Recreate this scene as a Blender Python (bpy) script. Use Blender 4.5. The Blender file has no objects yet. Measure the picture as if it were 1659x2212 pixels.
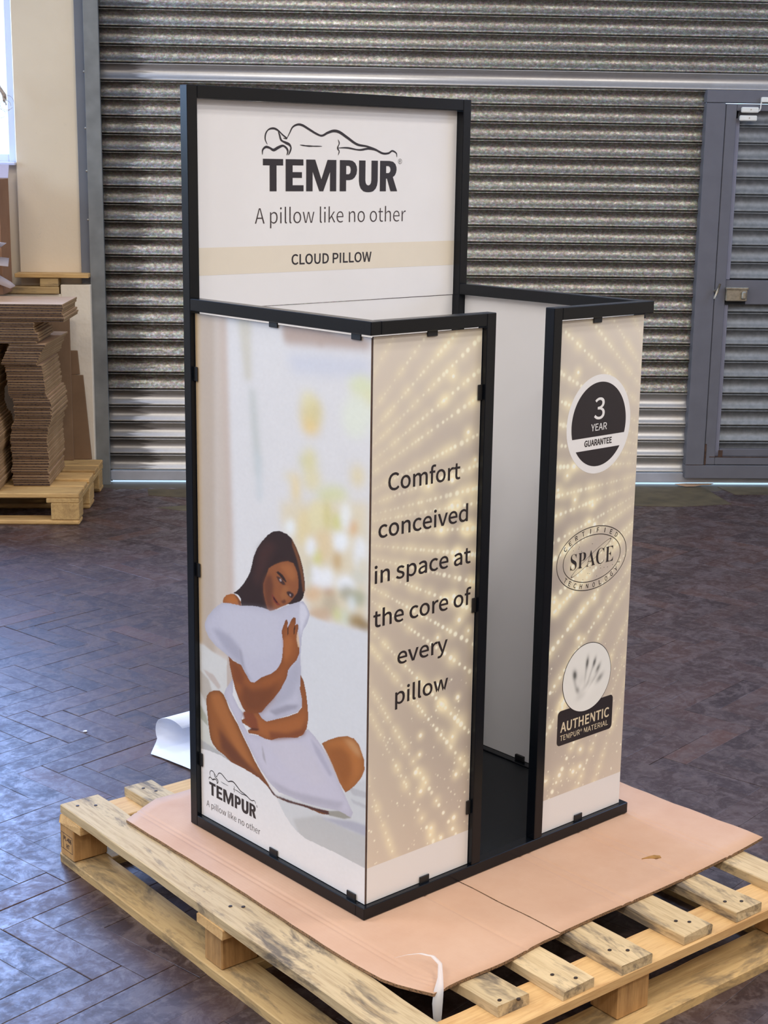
import bpy, bmesh, math, random
import numpy as np
from mathutils import Vector, Matrix

random.seed(7)
rng = np.random.default_rng(7)
SC = bpy.context.scene
COL = SC.collection
FZ = 0.15                      # height of the cardboard top (the stand's foot) above the floor

# ------------------------------------------------------------------ camera
cam_d = bpy.data.cameras.new('camera')
cam_d.sensor_fit = 'VERTICAL'
cam_d.sensor_height = 24.0
cam_d.lens = 3271.2 / 2212.0 * 24.0
cam_d.clip_end = 200
cam = bpy.data.objects.new('camera', cam_d)
COL.objects.link(cam)
CAM_C = Vector((-1.77299634, -2.03238739, 1.43308738 + FZ))
CAM_R = Vector((0.74881419, -0.66262935, 0.01412982))
CAM_U = Vector((0.13724091, 0.17587762, 0.97479844))
CAM_F = Vector((0.64841517, 0.72800371, -0.22263951))
M = Matrix.Identity(4)
for i in range(3):
    M[i][0], M[i][1], M[i][2], M[i][3] = CAM_R[i], CAM_U[i], -CAM_F[i], CAM_C[i]
cam.matrix_world = M
SC.camera = cam

# ------------------------------------------------------------------ colour management
SC.view_settings.view_transform = 'Standard'
SC.view_settings.look = 'None'
SC.view_settings.exposure = -0.12
SC.view_settings.gamma = 1.0
SC.view_settings.use_curve_mapping = False
SC.cycles.max_bounces = 5
SC.cycles.diffuse_bounces = 3
SC.cycles.glossy_bounces = 3
SC.cycles.transparent_max_bounces = 6
SC.cycles.use_adaptive_sampling = True
SC.cycles.adaptive_threshold = 0.03

# ------------------------------------------------------------------ world: pale blue daylight outside
wd = bpy.data.worlds.new('daylight')
wd.use_nodes = True
bg = wd.node_tree.nodes['Background']
bg.inputs[0].default_value = (0.50, 0.72, 1.0, 1)
bg.inputs[1].default_value = 4.0
SC.world = wd

# the wall frame: s runs along the shutter wall, n away from the camera, z up
WA = Vector((2.19141726, 4.50272701, 0.0))
WD = Vector((0.77918405, -0.62679519, 0.0))
WN = Vector((0.62679519, 0.77918405, 0.0))
WANG = math.atan2(WD.y, WD.x)

def wp(s, n, z=0.0):
    return WA + WD * s + WN * n + Vector((0, 0, z))

def area_light(name, s, n, z, sx, sy, aim, power, color, spread=180):
    l = bpy.data.lights.new(name, 'AREA')
    l.shape = 'RECTANGLE'; l.size = sx; l.size_y = sy
    l.energy = power; l.color = color; l.spread = math.radians(spread)
    o = bpy.data.objects.new(name, l); COL.objects.link(o)
    o.location = wp(s, n, z)
    d = (WD * aim[0] + WN * aim[1] + Vector((0, 0, aim[2]))).normalized()
    o.rotation_euler = d.to_track_quat('-Z', 'Y').to_euler()
    return o

COOL = (0.36, 0.56, 1.0)
WARM = (1.0, 0.945, 0.885)
# daylight of the end window and of assumed unseen ones, plus an added cool fill on the far side
area_light('assumed_side_window_light', -5.05, -3.5, 2.80, 1.8, 1.7, (1, 0, 0), 62, COOL)  # daylight of an assumed side window, out of view
area_light('window_light_end', -1.55, 0.22, 2.45, 2.2, 1.6, (0, -1, 0), 400, (0.26, 0.46, 1.0))
area_light('assumed_clerestory_light', 2.4, -0.12, 3.55, 4.6, 0.8, (0, -1, -0.35), 55, COOL)  # daylight of an assumed clerestory; the wall here is solid, no window built
area_light('cool_fill_far_side', 5.9, -2.6, 2.8, 2.6, 1.7, (-1, 0, 0), 80, COOL)  # added cool fill at the unbroken right wall, tints floor and cardboard there
# assumed ceiling lamps, none in view; the rearmost row is added to brighten the lower front panels
for (ls, ln, lw) in ((-1.6, -9.4, 84), (1.0, -9.5, 84), (3.6, -9.4, 60), (-1.6, -7.0, 62), (1.0, -7.1, 62), (3.6, -7.0, 56), (-1.9, -4.6, 70), (3.4, -4.4, 60), (1.0, -2.3, 36)):
    area_light('assumed_ceiling_lamp', ls, ln, 4.12, 1.5, 0.32, (0, 0, -1), lw, WARM)

# ------------------------------------------------------------------ helpers
def link(name, data, parent=None):
    o = bpy.data.objects.new(name, data)
    COL.objects.link(o)
    if parent is not None:
        o.parent = parent
    return o

def tag(o, label=None, cat=None, group=None, kind=None):
    if label: o['label'] = label
    if cat: o['category'] = cat
    if group: o['group'] = group
    if kind: o['kind'] = kind
    return o

def thing(name, loc, rz, label, cat, group=None, kind=None):
    o = link(name, None)
    o.empty_display_size = 0.1
    o.location = loc; o.rotation_euler = (0, 0, rz)
    return tag(o, label, cat, group, kind)

def mesh(name, verts, faces, mats, parent=None, smooth=False, mi=None):
    me = bpy.data.meshes.new(name)
    me.from_pydata([tuple(v) for v in verts], [], [tuple(f) for f in faces])
    if not isinstance(mats, (list, tuple)): mats = [mats]
    for m in mats: me.materials.append(m)
    if mi is not None: me.polygons.foreach_set('material_index', mi)
    if smooth: me.polygons.foreach_set('use_smooth', [True] * len(me.polygons))
    me.update()
    return link(name, me, parent)

def box_geo(x0, x1, y0, y1, z0, z1, b=0.001):
    """a box with chamfered edges: 24 vertices, 26 faces"""
    b = min(b, (x1 - x0) * .45, (y1 - y0) * .45, (z1 - z0) * .45)
    V, idx = [], {}
    for i in (0, 1):
        for j in (0, 1):
            for k in (0, 1):
                for ax in range(3):
                    c = [(x0, x1)[i], (y0, y1)[j], (z0, z1)[k]]
                    s = [(1, -1)[i], (1, -1)[j], (1, -1)[k]]
                    for a in range(3):
                        if a != ax: c[a] += s[a] * b
                    idx[(i, j, k, ax)] = len(V); V.append(tuple(c))
    F = []
    for ax in range(3):
        o1, o2 = [a for a in range(3) if a != ax]
        for side in (0, 1):
            q = []
            for (p, r) in ((0, 0), (1, 0), (1, 1), (0, 1)):
                key = [0, 0, 0]; key[ax] = side; key[o1] = p; key[o2] = r
                q.append(idx[(*key, ax)])
            F.append(q)
        for p in (0, 1):
            for r in (0, 1):
                q = []
                for (side, a_) in ((0, o1), (1, o1), (1, o2), (0, o2)):
                    key = [0, 0, 0]; key[ax] = side; key[o1] = p; key[o2] = r
                    q.append(idx[(*key, a_)])
                F.append(q)
    for i in (0, 1):
        for j in (0, 1):
            for k in (0, 1):
                F.append([idx[(i, j, k, a)] for a in range(3)])
    # consistent outward normals
    cx, cy, cz = (x0 + x1) / 2, (y0 + y1) / 2, (z0 + z1) / 2
    out = []
    for f in F:
        p = [Vector(V[i]) for i in f]
        nrm = (p[1] - p[0]).cross(p[2] - p[0])
        cen = sum(p, Vector()) / len(p) - Vector((cx, cy, cz))
        out.append(f if nrm.dot(cen) > 0 else f[::-1])
    return V, out

def box(name, x0, x1, y0, y1, z0, z1, mat, parent=None, b=0.001):
    V, F = box_geo(x0, x1, y0, y1, z0, z1, b)
    return mesh(name, V, F, mat, parent)

def join_geo(parts):
    V, F = [], []
    for v, f in parts:
        o = len(V); V += list(v); F += [[i + o for i in q] for q in f]
    return V, F

def wbox(name, s0, s1, n0, n1, z0, z1, mat, b=0.002):
    """top-level box in the wall frame, origin at its base"""
    cs, cn = (s0 + s1) / 2, (n0 + n1) / 2
    o = box(name, s0 - cs, s1 - cs, n0 - cn, n1 - cn, 0, z1 - z0, mat, None, b)
    o.location = wp(cs, cn, z0); o.rotation_euler = (0, 0, WANG)
    return o

def tube_geo(pts, r, seg=8, closed_ends=True):
    pts = [Vector(p) for p in pts]
    rs = r if isinstance(r, (list, tuple)) else [r] * len(pts)
    V, F = [], []
    up = Vector((0, 0, 1))
    for i, p in enumerate(pts):
        t = (pts[min(i + 1, len(pts) - 1)] - pts[max(i - 1, 0)]).normalized()
        a = t.cross(up)
        if a.length < 1e-3: a = t.cross(Vector((1, 0, 0)))
        a.normalize(); bb = t.cross(a)
        for k in range(seg):
            an = 2 * math.pi * k / seg
            V.append(p + (a * math.cos(an) + bb * math.sin(an)) * rs[i])
    for i in range(len(pts) - 1):
        for k in range(seg):
            F.append([i * seg + k, i * seg + (k + 1) % seg, (i + 1) * seg + (k + 1) % seg, (i + 1) * seg + k])
    if closed_ends:
        F.append(list(range(seg))); F.append(list(range((len(pts) - 1) * seg, len(pts) * seg))[::-1])
    return V, F

# ------------------------------------------------------------------ materials
class NT:
    def __init__(self, name):
        self.m = bpy.data.materials.new(name); self.m.use_nodes = True
        self.t = self.m.node_tree
        self.b = self.t.nodes['Principled BSDF']
    def n(self, kind, **kw):
        x = self.t.nodes.new(kind)
        for k, v in kw.items(): setattr(x, k, v)
        return x
    def l(self, a, b): self.t.links.new(a, b)
    def set(self, **kw):
        for k, v in kw.items():
            self.b.inputs[k.replace('_', ' ')].default_value = v
        return self
    def pos(self):
        return self.n('ShaderNodeNewGeometry').outputs['Position']
    def objc(self):
        return self.n('ShaderNodeTexCoord').outputs['Object']
    def mapping(self, vec, scale=(1, 1, 1), rot=(0, 0, 0), loc=(0, 0, 0)):
        x = self.n('ShaderNodeMapping')
        x.inputs['Scale'].default_value = scale; x.inputs['Rotation'].default_value = rot; x.inputs['Location'].default_value = loc
        self.l(vec, x.inputs['Vector']); return x.outputs['Vector']
    def noise(self, vec, scale, detail=4, rough=0.55, dist=0.0):
        x = self.n('ShaderNodeTexNoise')
        x.inputs['Scale'].default_value = scale; x.inputs['Detail'].default_value = detail
        x.inputs['Roughness'].default_value = rough; x.inputs['Distortion'].default_value = dist
        self.l(vec, x.inputs['Vector']); return x.outputs['Fac']
    def ramp(self, fac, stops):
        x = self.n('ShaderNodeValToRGB'); e = x.color_ramp.elements
        while len(e) < len(stops): e.new(0.5)
        for k, (p, c) in enumerate(stops):
            e[k].position = p; e[k].color = (*c, 1) if len(c) == 3 else c
        self.l(fac, x.inputs['Fac']); return x.outputs['Color']
    def mix(self, fac, a, b, mode='MIX'):
        x = self.n('ShaderNodeMix', data_type='RGBA', blend_type=mode)
        for sock, v in ((x.inputs[0], fac), (x.inputs[6], a), (x.inputs[7], b)):
            if hasattr(v, 'links'): self.l(v, sock)
            elif isinstance(v, (int, float)): sock.default_value = v
            else: sock.default_value = (*v, 1)
        return x.outputs[2]
    def math(self, op, a, b=0.0):
        x = self.n('ShaderNodeMath', operation=op)
        for sock, v in ((x.inputs[0], a), (x.inputs[1], b)):
            if hasattr(v, 'links'): self.l(v, sock)
            else: sock.default_value = v
        return x.outputs[0]
    def bump(self, h, strength=0.3, dist=0.002):
        x = self.n('ShaderNodeBump'); x.inputs['Strength'].default_value = strength; x.inputs['Distance'].default_value = dist
        self.l(h, x.inputs['Height']); self.l(x.outputs['Normal'], self.b.inputs['Normal'])
    def base(self, sock):
        self.l(sock, self.b.inputs['Base Color']); return self
    def roughness(self, sock):
        self.l(sock, self.b.inputs['Roughness']); return self

def lin(r, g, b):
    f = lambda c: (c / 255 / 12.92) if c / 255 <= 0.04045 else ((c / 255 + 0.055) / 1.055) ** 2.4
    return (f(r), f(g), f(b))

def plain(name, col, rough=0.5, metal=0.0, noise=0.0, nscale=40, spec=0.5):
    t = NT(name)
    t.set(Base_Color=(*col, 1), Roughness=rough, Metallic=metal)
    t.b.inputs['Specular IOR Level'].default_value = spec
    if noise:
        f = t.noise(t.pos(), nscale, 2)
        c2 = tuple(max(0, c * (1 - noise)) for c in col)
        c1 = tuple(min(1, c * (1 + noise)) for c in col)
        t.base(t.ramp(f, [(0.3, c2), (0.7, c1)]))
    return t.m

M_FRAME = plain('black_powder_coat', (0.0030, 0.0045, 0.0075), 0.24, 0, 0.12, 300, 0.3)
M_CLIP = plain('black_plastic', (0.006, 0.006, 0.007), 0.5, 0, 0.1, 200)
M_BOARD = plain('white_foam_board', (0.80, 0.785, 0.78), 0.45, 0, 0.012, 9)
M_EDGE = plain('board_edge', (0.10, 0.06, 0.045), 0.7, 0, 0.2, 90)
M_BLACKBOARD = plain('black_board', (0.005, 0.007, 0.010), 0.4, 0, 0.1, 60, 0.3)
M_INK = plain('dark_ink', lin(40, 33, 36), 0.45, 0, 0.03, 60)
M_INK2 = plain('soft_ink', lin(58, 46, 47), 0.45, 0, 0.03, 60)
M_WHITEINK = plain('white_ink', (0.86, 0.85, 0.845), 0.45, 0, 0.01, 50)
M_CREAMINK = plain('cream_ink', lin(222, 208, 178), 0.45, 0, 0.02, 50)
M_BAND = plain('beige_band_ink', lin(226, 216, 198), 0.45, 0, 0.01, 30)
M_GREYINK = plain('grey_ink', lin(120, 108, 106), 0.45, 0, 0.03, 60)

def attr_print(name, rough=0.42):
    t = NT(name)
    a = t.n('ShaderNodeAttribute', attribute_name='ink')
    t.set(Roughness=rough)
    t.base(a.outputs['Color'])
    return t.m
M_PRINT = attr_print('printed_picture')

def wood(name, axis, cA, cB, cD, rough=0.75, stain=0.5):
    t = NT(name)
    oi = t.n('ShaderNodeObjectInfo')
    comb = t.n('ShaderNodeVectorMath', operation='MULTIPLY_ADD')
    comb.inputs[1].default_value = (1, 1, 1)
    t.l(t.objc(), comb.inputs[0])
    sc = t.n('ShaderNodeVectorMath', operation='SCALE'); sc.inputs['Scale'].default_value = 7.3
    cmb = t.n('ShaderNodeCombineXYZ')
    for k in range(3): t.l(oi.outputs['Random'], cmb.inputs[k])
    t.l(cmb.outputs[0], sc.inputs[0]); t.l(sc.outputs[0], comb.inputs[2])
    v = comb.outputs[0]
    s = [24, 24, 24]; s[axis] = 1.6
    g = t.noise(t.mapping(v, tuple(s)), 3.2, 4, 0.62, 0.9)
    g2 = t.noise(t.mapping(v, tuple(x * 4 for x in s)), 3.0, 2, 0.5, 0.0)
    gg = t.math('ADD', t.math('MULTIPLY', g, 0.7), t.math('MULTIPLY', g2, 0.3))
    col = t.ramp(gg, [(0.28, cB), (0.52, cA), (0.75, tuple(min(1, c * 1.12) for c in cA))])
    s2 = [9, 9, 9]; s2[axis] = 2.6
    st = t.noise(t.mapping(v, tuple(s2)), 1.5, 5, 0.72, 0.4)
    stm = t.ramp(st, [(0.50, (0, 0, 0)), (0.62, (1, 1, 1))])
    col = t.mix(t.math('MULTIPLY', stm, stain), col, cD)
    hv = t.n('ShaderNodeHueSaturation')
    mr = t.n('ShaderNodeMapRange'); mr.inputs['To Min'].default_value = 0.82; mr.inputs['To Max'].default_value = 1.12
    t.l(oi.outputs['Random'], mr.inputs['Value']); t.l(mr.outputs[0], hv.inputs['Value'])
    t.l(col, hv.inputs['Color'])
    t.base(hv.outputs['Color']); t.set(Roughness=rough)
    t.b.inputs['Specular IOR Level'].default_value = 0.25
    t.bump(g, 0.30, 0.0015)
    return t.m

M_DECK = wood('weathered_pine', 1, lin(202, 178, 138), lin(166, 140, 102), lin(88, 80, 74), 0.72, 0.85)
M_STRX = wood('fresh_pine', 0, lin(212, 174, 120), lin(186, 142, 92), lin(180, 128, 76), 0.7, 0.3)
M_BLOCK = wood('pallet_block_wood', 2, lin(192, 150, 98), lin(164, 122, 76), lin(126, 92, 60), 0.8, 0.4)
M_BOTX = wood('bottom_board_x', 0, lin(196, 164, 112), lin(166, 132, 86), lin(112, 98, 78), 0.78, 0.7)
M_BOTY = wood('bottom_board_y', 1, lin(190, 160, 112), lin(158, 128, 86), lin(104, 92, 76), 0.78, 0.75)
M_FARX = wood('far_pallet_wood_x', 0, lin(200, 160, 102), lin(172, 132, 82), lin(142, 108, 68), 0.75, 0.4)
M_FARY = wood('far_pallet_wood_y', 1, lin(200, 162, 104), lin(172, 134, 84), lin(142, 108, 68), 0.75, 0.4)

def cardboard(name, col, col2, rough=0.78, fl=True):
    t = NT(name)
    p = t.pos()
    f = t.noise(p, 6, 5, 0.6)
    c = t.ramp(f, [(0.3, col2), (0.7, col)])
    t.base(c); t.set(Roughness=rough)
    t.b.inputs['Specular IOR Level'].default_value = 0.22
    if fl:
        w = t.n('ShaderNodeTexWave', wave_type='BANDS', bands_direction='X')
        w.inputs['Scale'].default_value = 40; w.inputs['Distortion'].default_value = 0.6
        t.l(p, w.inputs['Vector'])
        t.bump(w.outputs['Fac'], 0.12, 0.0006)
    return t.m
M_CARD = cardboard('kraft_board', lin(203, 167, 141), lin(194, 155, 128))
def flute(name, dark, light, scale):
    t = NT(name)
    v = t.n('ShaderNodeTexVoronoi'); v.inputs['Scale'].default_value = scale
    t.l(t.mapping(t.pos(), (1, 1, 1.6)), v.inputs['Vector'])
    t.base(t.ramp(v.outputs['Distance'], [(0.15, dark), (0.5, light)])); t.set(Roughness=0.9)
    return t.m
M_CARDEDGE = flute('corrugated_edge', (0.02, 0.012, 0.008), lin(140, 108, 78), 260)
M_KTOP = cardboard('far_kraft_top', lin(196, 160, 128), lin(182, 146, 112), 0.8, False)
M_KSIDE = cardboard('far_kraft_side', lin(172, 140, 100), lin(156, 124, 86), 0.85, False)
M_KFRONT = flute('far_kraft_flutes', lin(42, 30, 24), lin(84, 63, 48), 90)
M_KSHEET = cardboard('far_kraft_sheet', lin(136, 106, 78), lin(124, 96, 70), 0.85, False)

# ------------------------------------------------------------------ setting materials
def floor_mat(name, per_object):
    t = NT(name)
    if per_object:
        r = t.n('ShaderNodeObjectInfo').outputs['Random']
    else:
        r = t.n('ShaderNodeAttribute', attribute_name='tint').outputs['Fac']
    p = t.pos()
    if per_object:
        c = t.ramp(r, [(0.0, lin(48, 32, 30)), (0.35, lin(62, 43, 38)), (0.6, lin(74, 49, 41)), (0.85, lin(56, 40, 38)), (1.0, lin(88, 58, 46))])
    else:
        c = t.ramp(r, [(0.0, lin(54, 40, 38)), (0.5, lin(60, 45, 42)), (1.0, lin(68, 49, 44))])
    g = t.noise(p, 13, 5, 0.74, 0.8)
    c = t.mix(t.math('MULTIPLY', t.ramp(g, [(0.46, (0, 0, 0)), (0.58, (1, 1, 1))]), 0.62), c, lin(100, 86, 84))
    g3 = t.noise(p, 2.1, 3, 0.6)
    c = t.mix(t.math('MULTIPLY', t.ramp(g3, [(0.45, (0, 0, 0)), (0.7, (1, 1, 1))]), 0.55), c, lin(56, 40, 36))
    g2 = t.noise(p, 46, 3, 0.65)
    c = t.mix(t.math('MULTIPLY', t.ramp(g2, [(0.52, (0, 0, 0)), (0.68, (1, 1, 1))]), 0.35), c, lin(116, 102, 98))
    t.base(c)
    t.roughness(t.ramp(t.math('ADD', t.math('MULTIPLY', g, 0.6), t.math('MULTIPLY', g2, 0.4)), [(0.38, (0.56,) * 3), (0.62, (0.31,) * 3)]))
    t.b.inputs['Specular IOR Level'].default_value = 0.5
    t.bump(g2, 0.2, 0.0015)
    return t.m
M_FLOORO = floor_mat('parquet_block', True)
M_FLOORS = floor_mat('parquet_far', False)
M_SUB = plain('floor_bed', (0.012, 0.010, 0.010), 0.8, 0, 0.2, 20)
M_PAINTMARK = plain('worn_yellow_paint', lin(92, 80, 56), 0.7, 0, 0.3, 9)

def wall_mat(name, col, rough=0.85, bscale=60, bstr=0.15):
    t = NT(name)
    p = t.pos()
    f = t.noise(p, 2.5, 3, 0.6)
    c = t.ramp(f, [(0.3, tuple(x * 0.93 for x in col)), (0.7, col)])
    f2 = t.noise(p, 14, 4, 0.75)
    c = t.mix(t.math('MULTIPLY', t.ramp(f2, [(0.66, (0, 0, 0)), (0.74, (1, 1, 1))]), 0.12), c, (0.25, 0.2, 0.15))
    t.base(c); t.set(Roughness=rough)
    t.b.inputs['Specular IOR Level'].default_value = 0.3
    if bstr: t.bump(t.noise(p, bscale, 2), bstr, 0.003)
    return t.m
M_CREAM = wall_mat('cream_paint', lin(228, 208, 176))
M_CREAM2 = wall_mat('rough_cream_paint', lin(232, 216, 190), 0.9, 22, 1.0)
M_REAR = wall_mat('rear_wall_paint', lin(140, 126, 112), 0.9, 60, 0)
M_CEIL = wall_mat('ceiling_paint', lin(214, 208, 200), 0.9, 60, 0)
M_CONC = plain('outside_concrete', (0.62, 0.62, 0.60), 0.9, 0, 0.1, 3)
M_STEEL = plain('grey_painted_steel', lin(106, 107, 110), 0.55, 0, 0.06, 8)
M_GUIDE = plain('dull_galvanised_guide', lin(122, 122, 117), 0.5, 0.2, 0.14, 12)
M_DOORGREY = plain('grey_door_paint', lin(104, 102, 106), 0.6, 0, 0.05, 12)
M_DOORREV = plain('grey_reveal_paint', lin(136, 134, 144), 0.55, 0, 0.05, 12)
M_DARK = plain('dark_gap', (0.01, 0.01, 0.01), 0.9, 0, 0.2, 30)
M_RUST = plain('rust', lin(74, 52, 38), 0.9, 0, 0.5, 60)
M_WPLASTIC = plain('white_plastic', lin(236, 232, 218), 0.5, 0, 0.02, 30)
M_ZINC = plain('zinc_latch', lin(176, 166, 146), 0.35, 0.8, 0.2, 60)
M_WINFRAME = plain('white_window_frame', lin(206, 208, 224), 0.45, 0, 0.02, 10)

def galv(name, smooth):
    t = NT(name)
    p = t.pos()
    sp = t.n('ShaderNodeTexVoronoi'); sp.inputs['Scale'].default_value = 150
    t.l(p, sp.inputs['Vector'])
    f = t.noise(t.mapping(p, (1, 1, 1.6)), 60, 3, 0.7)
    d = t.noise(p, 5, 3, 0.65)
    if smooth:
        c = t.ramp(f, [(0.3, (0.50, 0.475, 0.44)), (0.7, (0.54, 0.52, 0.49))])
    else:
        c = t.ramp(f, [(0.3, (0.185, 0.165, 0.130)), (0.52, (0.33, 0.31, 0.265)), (0.72, (0.58, 0.565, 0.51))])
        c = t.mix(0.22, c, sp.outputs['Color'], 'SOFT_LIGHT')
    c = t.mix(t.math('MULTIPLY', t.ramp(d, [(0.5, (0, 0, 0)), (0.75, (1, 1, 1))]), 0.12 if smooth else 0.35), c, (0.22, 0.18, 0.13))
    # grease wiped off by the guide at the slat ends
    dt = t.n('ShaderNodeVectorMath', operation='DOT_PRODUCT'); dt.inputs[1].default_value = tuple(WD)
    t.l(p, dt.inputs[0])
    sfield = t.math('SUBTRACT', dt.outputs['Value'], WA.dot(WD))
    nz = t.noise(t.mapping(p, (1, 1, 22)), 2.6, 3, 0.6)
    edge = t.math('SUBTRACT', t.math('MULTIPLY', nz, 0.42), sfield)
    em = t.ramp(edge, [(0.0, (0, 0, 0)), (0.05, (1, 1, 1))])
    c = t.mix(t.math('MULTIPLY', em, 0.7), c, (0.07, 0.06, 0.05))
    t.base(c); t.set(Metallic=0.7 if smooth else 0.88)
    t.roughness(t.ramp(f, [(0.3, (0.36 if smooth else 0.46,) * 3), (0.7, (0.33 if smooth else 0.34,) * 3)]))
    if not smooth: t.bump(f, 0.45, 0.003)
    return t.m
M_GALV = galv('speckled_galvanised', False)
M_GALVS = galv('clean_galvanised', True)
M_GALVD = plain('door_slat_galvanised', (0.24, 0.245, 0.24), 0.5, 0.6, 0.14, 40)

def glass_mat():
    t = NT('window_glass')
    t.t.nodes.remove(t.b)
    tr = t.n('ShaderNodeBsdfTransparent'); gl = t.n('ShaderNodeBsdfGlossy'); gl.inputs['Roughness'].default_value = 0.03
    mx = t.n('ShaderNodeMixShader'); mx.inputs[0].default_value = 0.08
    t.l(tr.outputs[0], mx.inputs[1]); t.l(gl.outputs[0], mx.inputs[2])
    t.l(mx.outputs[0], t.t.nodes['Material Output'].inputs['Surface'])
    return t.m
M_GLASS = glass_mat()

# ------------------------------------------------------------------ floor
S0, S1, N0, N1 = -5.1, 6.0, -10.5, 0.0
fl = box('floor', S0, S1, N0, N1 + 0.03, -0.10, -0.016, M_SUB, None, 0.002)
fl.location = WA; fl.rotation_euler = (0, 0, WANG)
tag(fl, 'dark worn herringbone wood-block floor of the warehouse', 'floor', kind='structure')
FLinv = Matrix.LocRotScale(WA, Matrix.Rotation(WANG, 3, 'Z'), None).inverted()

BW, BL, GAP = 0.075, 0.300, 0.0007
PH = math.radians(7.5)
E1 = Vector((math.cos(PH), math.sin(PH), 0)); E2 = Vector((-math.sin(PH), math.cos(PH), 0))
P0 = Vector((1.697, 0.65, 0))

def block_geo(lx, ly, b=0.0008, GAP=0.0004):
    x0, x1, y0, y1 = -lx / 2 + GAP, lx / 2 - GAP, -ly / 2 + GAP, ly / 2 - GAP
    V = [(x0, y0, -0.016), (x1, y0, -0.016), (x1, y1, -0.016), (x0, y1, -0.016),
         (x0, y0, -b), (x1, y0, -b), (x1, y1, -b), (x0, y1, -b),
         (x0 + b, y0 + b, 0), (x1 - b, y0 + b, 0), (x1 - b, y1 - b, 0), (x0 + b, y1 - b, 0)]
    F = [(8, 9, 10, 11)]
    for k in range(4):
        j = (k + 1) % 4
        F += [(k, j, 4 + j, 4 + k), (4 + k, 4 + j, 8 + j, 8 + k)]
    return V, F

def to_px(P):
    d = P - CAM_C; z = d.dot(CAM_F)
    if z < 0.3: return None
    return 829.5 + 3271.2 * d.dot(CAM_R) / z, 1106 - 3271.2 * d.dot(CAM_U) / z, z

blocks = []
for k in range(-150, 150):
    for m in range(-26, 26):
        for (cx, cy, vert) in ((k + 8 * m + 2.0, -k + 0.5, 0), (k + 8 * m + 4.5, -k + 2.0, 1)):
            P = P0 + E1 * (cx * BW) + E2 * (cy * BW)
            d = P - WA
            s_, n_ = d.dot(WD), d.dot(WN)
            if not (S0 + 0.2 < s_ < S1 - 0.2 and N0 + 0.2 < n_ < -0.16): continue
            blocks.append((P, vert))
def inside(px, py, poly):
    c = False; j = len(poly) - 1
    for i in range(len(poly)):
        (xi, yi), (xj, yj) = poly[i], poly[j]
        if (yi > py) != (yj > py) and px < (xj - xi) * (py - yi) / (yj - yi) + xi: c = not c
        j = i
    return c
HID = [(150, 1745), (400, 1665), (1345, 1690), (1659, 1850), (1659, 2130), (1300, 2212), (680, 2212), (140, 1860)]
near = []
for i, (P, v) in enumerate(blocks):
    q = to_px(P)
    if q is None or not (-10 < q[0] < 1670 and 1040 < q[1] < 2230): continue
    if inside(q[0], q[1], HID) or (395 < q[0] < 1350 and q[1] < 1700): continue
    near.append((q[2], i))
near.sort()
near_set = set(i for _, i in near[:300])
gh = [block_geo(BL, BW, 0.0006, 0.0002), block_geo(BW, BL, 0.0006, 0.0002)]
bm_shared = []
for q_ in range(6):
    v, f = block_geo((BL, BW)[q_ % 2], (BW, BL)[q_ % 2], (0.0005, 0.0008, 0.0012)[q_ // 2], (0.00015, 0.0004, 0.0009)[q_ // 2])
    me = bpy.data.meshes.new('wood_block'); me.from_pydata(v, [], f); me.materials.append(M_FLOORO); bm_shared.append(me)
SV, SF, TI = [], [], []
RB = Matrix.Rotation(PH, 3, 'Z')
for i, (P, vert) in enumerate(blocks):
    dz = random.uniform(-0.0007, 0.0004)
    if i in near_set:
        o = link('wood_block', bm_shared[vert + 2 * random.choice((0, 0, 1, 1, 2, 2))], fl)
        loc = FLinv @ Vector((P.x, P.y, dz))
        o.location = loc
        o.rotation_euler = (random.gauss(0, .0012), random.gauss(0, .0012), PH - WANG + random.gauss(0, .0015))
    else:
        o = len(SV); tint = random.random()
        for vv in gh[vert][0]:
            w = RB @ Vector(vv)
            SV.append(FLinv @ Vector((P.x + w.x, P.y + w.y, w.z + dz))); TI.append(tint)
        SF += [[q + o for q in f] for f in gh[vert][1]]
rest = mesh('wood_blocks_beyond', SV, SF, M_FLOORS, fl)
at = rest.data.attributes.new('tint', 'FLOAT', 'POINT'); at.data.foreach_set('value', TI)
tag(rest, 'the remaining small wood blocks of the herringbone floor', kind='stuff')
# bare concrete threshold strip along the shutter
box('threshold', S0 + 0.01, S1 - 0.01, -0.16, 0.02, -0.016, -0.0005, plain('threshold_screed', lin(92, 82, 66), 0.7, 0, 0.2, 6), fl, 0.001)
def flat_patch(name, pts, z, mat, parent):
    n = len(pts)
    V = [(x, y, z) for x, y in pts] + [(x, y, z - 0.0016) for x, y in pts]
    F = [list(range(n))] + [[i, n + i, n + (i + 1) % n, (i + 1) % n] for i in range(n)]
    return mesh(name, V, F, mat, parent)
for pts in ([(0.20, -0.16), (0.46, -0.17), (0.46, -0.36), (0.30, -0.33), (0.22, -0.30)],
            [(0.28, -0.58), (0.45, -0.52), (0.47, -0.66), (0.40, -0.64)],
            [(2.55, -0.05), (3.02, -0.06), (3.06, -0.46), (2.80, -0.52), (2.55, -0.5)],
            [(3.1, -0.05), (3.6, -0.06), (3.6, -0.22), (3.14, -0.24)]):
    flat_patch('paint_mark', pts, 0.0012, M_PAINTMARK, fl)

og = box('ground_outside', -6, 7, 0.03, 9, -0.12, -0.018, M_CONC, None, 0.002)
og.location = WA; og.rotation_euler = (0, 0, WANG)
tag(og, 'bright concrete ground glimpsed under the roller shutter', 'ground', kind='structure')

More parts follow.
